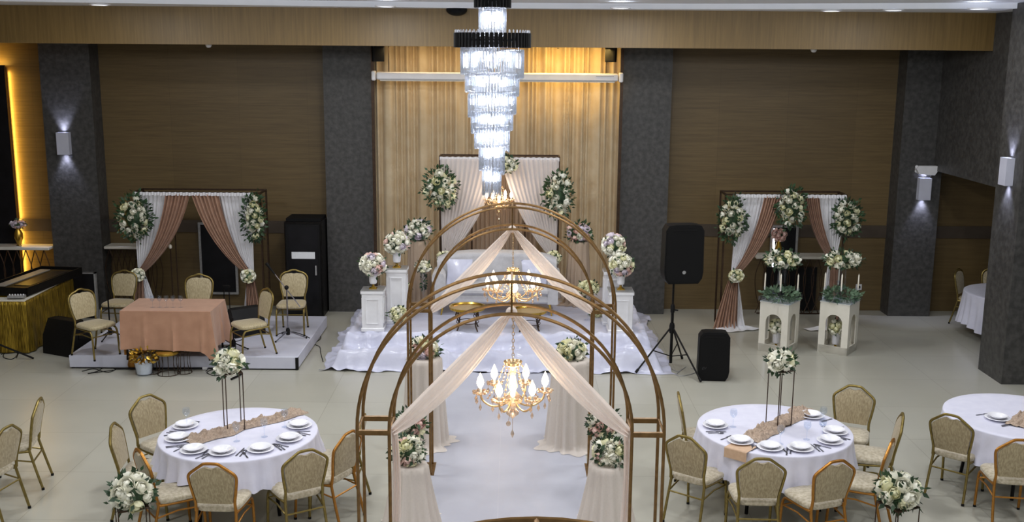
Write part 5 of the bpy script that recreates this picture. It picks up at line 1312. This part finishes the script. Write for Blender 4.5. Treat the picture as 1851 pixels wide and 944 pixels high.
# ================================================================== arched lanterns with candles
def lantern(px, py, rz, w, label, which):
    p = at(px, py, 0); Y = p.y + w * .62; xC = p.x * Y / p.y
    H = on(px, 551, Y - w * .5).z
    t = thing('arched_lantern', label, 'lantern', (xC, Y, 0), rz); h = w / 2
    for k in range(4):                       # four panels with a round arched opening
        Mx = Matrix.Rotation(k * PI / 2, 4, 'Z'); ow = h * .56; zb_, zs = .12, H * .62
        outer = [(-h, 0), (h, 0), (h, H), (-h, H)]
        arc = [(ow * math.cos(a), zs + ow * math.sin(a)) for a in [PI * i / 14 for i in range(15)]]
        inner = [(ow, zb_)] + arc + [(-ow, zb_)]      # from the lower right over the arch to the lower left
        vs_ = []; fs = []
        n = len(inner)
        out_pts = []
        for i, (x_, z_) in enumerate(inner):          # matching points on the outline
            if i == 0: out_pts.append((h, 0))
            elif i == n - 1: out_pts.append((-h, 0))
            else:
                a = math.atan2(z_ - zs, x_); cx2, sz2 = math.cos(a), math.sin(a)
                if i == 1: out_pts.append((h, zs))
                elif i == n - 2: out_pts.append((-h, zs))
                else:
                    k1 = h / max(1e-4, abs(cx2)); k2 = (H - zs) / max(1e-4, sz2); kk = min(k1, k2); out_pts.append((cx2 * kk, zs + sz2 * kk))
        for y_ in (-h, -h + .018):
            for (x_, z_) in inner: vs_.append((x_, y_, z_))
            for (x_, z_) in out_pts: vs_.append((x_, y_, z_))
        for i in range(n - 1):
            fs.append((i, i + 1, n + i + 1, n + i)); fs.append((2 * n + i, 3 * n + i, 3 * n + i + 1, 2 * n + i + 1)); fs.append((i, 2 * n + i, 2 * n + i + 1, i + 1))
        # corner fillers and the bottom rail
        for (s, q) in ((1, 1), (-1, -1)):
            pass
        fs.append((0, n, 2 * n - 1, n - 1)); fs.append((2 * n, 3 * n - 1, 4 * n - 1, 3 * n)) if False else None
        mb = MB().add(vs_, fs, Mx)
        mb.box(-h, h, -h, -h + .018, 0, zb_, Mx)
        # fill the two upper corners
        iR = max(i for i in range(1, n - 1) if abs(out_pts[i][0] - h) < 1e-6); iL = min(i for i in range(1, n - 1) if abs(out_pts[i][0] + h) < 1e-6)
        for (pa_, pb2, cxn) in ((out_pts[iR], out_pts[iR + 1], h), (out_pts[iL], out_pts[iL - 1], -h)):
            mb.add([(pa_[0], -h, pa_[1]), (cxn, -h, H), (pb2[0], -h, pb2[1]), (pa_[0], -h + .018, pa_[1]), (cxn, -h + .018, H), (pb2[0], -h + .018, pb2[1])], [(0, 1, 2), (3, 4, 5), (0, 1, 4, 3), (1, 2, 5, 4)], Mx)
        mb.build('side_panel', M['offwhite'], t, smooth=False)
    MB().box(-h, h, -h, h, 0, .03).build('floor_plate', M['offwhite'], t, smooth=False)
    MB().box(-h * 1.02, h * 1.02, -h * 1.02, h * 1.02, H, H + .02).build('top_plate', M['offwhite'], t, smooth=False)
    mb = MB(); g = h * 1.12
    for q in ((-g, g, -g, -g + .008), (-g, g, g - .008, g), (-g, -g + .008, -g, g), (g - .008, g, -g, g)): mb.box(*q, H + .02, H + .10)
    mb.box(-g, g, -g, g, H + .02, H + .028)
    mb.build('glass_tray', M['glass'], t, smooth=False)
    ct = (xC, Y, H + .03)
    o = put('greenery', leaves_mesh(M['leafgrey'], 260, h * 1.05, h * 1.05, .07, .085, int(px)), None, (xC, Y, H + .11)); tag(o, 'eucalyptus greenery on top of the %s' % which, 'greenery', kind='stuff')
    ca, sa = math.cos(rz), math.sin(rz)
    for i, (dx, dy) in enumerate(((-.95, -.5), (.35, -1.0), (1.0, .4), (-.5, .9))):
        x_, y_ = dx * h, dy * h; c = (xC + x_ * ca - y_ * sa, Y + x_ * sa + y_ * ca, H + .03)
        nm = ('left', 'front', 'right', 'rear')[i]
        tt = thing('candlestick', 'glass candlestick at the %s corner of the %s' % (nm, which), 'candlestick', c)
        hh = .2 + .05 * (i % 2)
        MB().lathe([(.035, 0), (.036, .006), (.008, .015), (.007, hh * .6), (.012, hh * .66), (.03, hh * .9), (.03, hh), (.026, hh), (.008, hh * .72)], 14).build('glass_body', M['glass'], tt)
        o = MB().lathe([(.012, 0), (.011, .25), (.003, .262), (.002, .275)], 10).build('taper_candle', M['candle'], None, (c[0], c[1], c[2] + hh * .74)); tag(o, 'ivory taper candle at the %s corner of the %s' % (nm, which), 'candle')
    # tall glass holder with flowers
    tt = thing('glass_flower_stand', 'tall clear glass flower stand on the %s' % which, 'vase', ct)
    Hs = on(px + 6, 478, Y).z - ct[2]
    for k in range(6): a = k * PI / 3; MB().tube([(.07 * math.cos(a), .07 * math.sin(a), .0), (.055 * math.cos(a), .055 * math.sin(a), Hs)], .008, 6).build('glass_rod', M['glass'], tt)
    for z in (.004, Hs * .5, Hs): MB().lathe([(.001, z - .004), (.085, z - .004), (.085, z + .004), (.001, z + .004)], 16).build('glass_disc', M['glass'], tt)
    bouquet('bouquet', 'wide white rose bouquet on the glass stand of the %s' % which, (xC, Y, ct[2] + Hs + .08), (.27, .2, .13), fl=.055, leaf=260, lsize=.09, seed=int(px) + 1, gap=.55)
    # urn and flowers inside
    z = urn((xC - .03, Y, .03), 'white vase standing inside the %s' % which, .95)
    bouquet('bouquet', 'small bouquet of white roses inside the %s' % which, (xC - .03, Y, z + .07), (.115, .11, .11), ('rosewhite', 'rosecream', 'rosewhite'), fl=.05, leaf=60, lsize=.06, seed=int(px) + 2)
lantern(1405, 641, -.63, .46, 'white lantern with arched openings nearer the stage', 'lantern nearer the stage')
lantern(1512, 643, -.63, .46, 'white lantern with arched openings nearer the right pillars', 'lantern nearer the right pillars')
# pink flowers before the mirror
p = on(1408, 432, 18.3); 
t = thing('gold_vase', 'slim gold vase before the silver framed mirror', 'vase', (p.x, 18.3, on(1400, 462, YW - .3).z))
MB().lathe([(.05, 0), (.03, .02), (.06, .12), (.03, .26), (.04, .28), (.03, .275), (.001, .1)], 16).build('body', M['goldtop'], t)
bouquet('bouquet', 'dusty pink flowers in the gold vase before the mirror', (p.x, 18.3, t.location.z + .36), (.13, .1, .12), ('rosepink',), fl=.045, leaf=50, lsize=.06, seed=120, gap=.7)

# ================================================================== dining tables
def table_pts(c): return Vector((c[0], c[1], ZT))
CL = (-2.73, 10.03); CR = (2.71, 10.28); C3 = (5.46, 10.72); RT = .77
round_table(CL, RT, 'left of the aisle', .26, 1, .2)
round_table(CR, RT, 'right of the aisle', .33, 2, .1)
round_table(C3, RT, 'cut off at the right edge', .33, 3, .3)
pb_ = Vector((8.2, 16.75, 0)); round_table((pb_.x, pb_.y), .75, 'in the right bay behind the pillar', .55, 4, .3)
for i, q in enumerate(((325, 768), (322, 792), (350, 813), (402, 816), (471, 811), (523, 792), (545, 768))):
    place_setting(*q, CL, 'on the left table, %s' % ('farthest from the camera on its left', 'second on its left rim', 'third on its left rim', 'at its front left', 'at its front right', 'second on its right rim', 'farthest on its right')[i], 'left round table')
for i, q in enumerate(((1290, 768), (1338, 797), (1392, 808), (1450, 812), (1503, 797), (1514, 780), (1476, 748))):
    place_setting(*q, CR, 'on the right table, %s' % ('at its left rim', 'at the end of the runner', 'at its front left', 'at its front middle', 'at its front right', 'at its right rim', 'beside the far end of the runner')[i], 'right round table')
place_setting(1803, 755, C3, 'on the table cut off at the right edge', 'far right table')
for i, (px, py) in enumerate(((428, 798), (478, 790), (515, 772), (338, 770))):
    p = at(px, py, ZT); wine_glass((p.x, p.y, ZT + .001), 'clear wine glass on the left round table, %s' % ('at its front left', 'at its front right', 'near its right rim', 'near its left rim')[i], 'wine glasses on the left round table')
for i, (px, py) in enumerate(((1325, 772), (1410, 803), (1458, 795), (1487, 768), (1486, 790))):
    p = at(px, py, ZT); wine_glass((p.x, p.y, ZT + .001), 'clear wine glass on the right round table, %s' % ('near its left rim', 'at its front left', 'at its front right', 'near the far end of the runner', 'near its right rim')[i], 'wine glasses on the right round table')
runner(CL, (338, 801), (548, 744), .25, 3, 'crumpled dusty beige gauze runner across the left round table')
runner(CR, (1352, 797), (1462, 741), .27, 8, 'crumpled dusty beige gauze runner across the right round table')
runner(C3, (1836, 772), (1905, 720), .25, 12, 'crumpled dusty beige gauze runner on the table cut off at the right edge')
p = at(1334, 812, ZT)
d = Vector((p.x - CR[0], p.y - CR[1], 0)).normalized(); s_ = Vector((-d.y, d.x, 0))
def nap(u, v):
    rr = RT - .16 + .19 * min(1, v / .5); e = Vector((CR[0], CR[1], 0)) + d * min(rr, RT + .018 + .0) + s_ * ((u - .5) * .24)
    z_ = ZT + .006 if v < .5 else ZT + .006 - (v - .5) * .2
    q = Vector((e.x - CR[0], e.y - CR[1]));
    return (e.x + d.x * (.035 if v >= .5 else 0) * 1, e.y + d.y * (.035 if v >= .5 else 0), z_)
tag(MB().grid(nap, 10, 16).build('napkin', M['kraft'], ang=3), 'tan napkin hanging over the edge of the right round table', 'napkin')
def tall(px, py, pyt, w, label, label2, bx, by, br, seed):
    p = at(px, py, ZT); h = on(px, pyt, p.y).z - ZT
    tall_stand((p.x, p.y, ZT + .005), h, w, label, seed)
    bouquet('bouquet', label2, (on(bx, by, p.y).x, p.y, ZT + h + br * .62), (br, br, br * .85), ('rosewhite', 'rosewhite', 'rosecream'), fl=.06, leaf=150, lsize=.08, seed=seed)
tall(424, 775, 672, .085, 'slim black wire flower stand on the left round table', 'white rose ball bouquet high above the left round table', 413, 655, .145, 131)
tall(1407, 768, 668, .09, 'slim black wire flower stand on the right round table', 'white rose ball bouquet high above the right round table', 1412, 650, .135, 132)
for px, py, br, s in ((237, 893, .185, 'left'), (1625, 893, .18, 'right')):
    p = at(px, py, .62)
    tall_stand((p.x, p.y, 0), .52, .13, 'black wire floor stand under the low bouquet beside the %s round table' % s, 5, 'floor_flower_stand')
    bouquet('bouquet', 'white rose ball bouquet low beside the %s round table' % s, (p.x, p.y, .64), (br, br, br * .9), ('rosewhite', 'rosewhite', 'rosecream'), fl=.066, leaf=200, lsize=.09, seed=140 + len(s))
GL, GR = 'chairs round the left table', 'chairs round the right table'
place_chair(262, 716, -125, 'gold chair at the far left of the left round table', 'gold', 0, GL)
place_chair(203, 768, -84, 'gold chair seen side on left of the left round table', 'gold', 0, GL)
place_chair(250, 815, -52, 'orange gold chair at the near left of the left round table', 'copper', 0, GL)
place_chair(380, 839, -3, 'orange gold chair with its back to the camera before the left round table', 'copper', 0, GL)
place_chair(553, 815, 32, 'gold chair turned away at the near right of the left round table', 'gold', 0, GL)
place_chair(632, 782, 62, 'orange gold chair right of the left round table', 'copper', 0, GL)
place_chair(658, 752, 88, 'gold chair mostly hidden by the leg of the middle arch', 'gold', 0, GL)
place_chair(1226, 712, -94, 'gold chair seen edge on left of the right round table', 'gold', 0, GR)
place_chair(1238, 790, -38, 'gold chair at the near left of the right round table', 'gold', 0, GR)
place_chair(1379, 830, -2, 'gold chair with its back to the camera before the right round table', 'gold', 0, GR)
place_chair(1514, 834, 20, 'orange gold chair with its back turned at the near right of the right round table', 'copper', 0, GR)
place_chair(1614, 797, 60, 'orange gold chair at the right of the right round table', 'copper', 0, GR)
place_chair(1633, 750, 74, 'gold chair seen side on at the far right of the right round table', 'gold', 0, GR)
place_chair(1546, 698, 155, 'gold chair facing the camera at the far side of the right round table', 'gold', 0, GR)
place_chair(1720, 751, -42, 'gold chair left of the table cut off at the right edge', 'gold', 0)
place_chair(1848, 796, -8, 'orange gold chair cut off at the right edge', 'copper', 0)
place_chair(72, 722, 100, 'gold chair seen side on near the left edge', 'gold', 0)
place_chair(14, 772, 78, 'gold chair cut off at the left edge', 'gold', 0)

for px, py, nm in ((311, 446, 'shorter'), (321, 420, 'taller')):
    b = on(px + 2, 540, 17.6); zt2 = on(px, py, 17.6).z
    t = thing('thin_pole', 'thin dark pole stand behind the rose table, the %s of two' % nm, 'pole', (b.x, 17.6, 0))
    MB().tube([(0, 0, .01), (0, 0, zt2)], .012, 7).build('shaft', M['iron'], t); MB().lathe([(.001, .0), (.12, 0), (.12, .012), (.02, .02)], 16).build('foot', M['iron'], t)
    if nm == 'shorter': MB().ball((0, 0, zt2), (.03, .03, .04), 8, 6).build('finial', M['candle'], t)
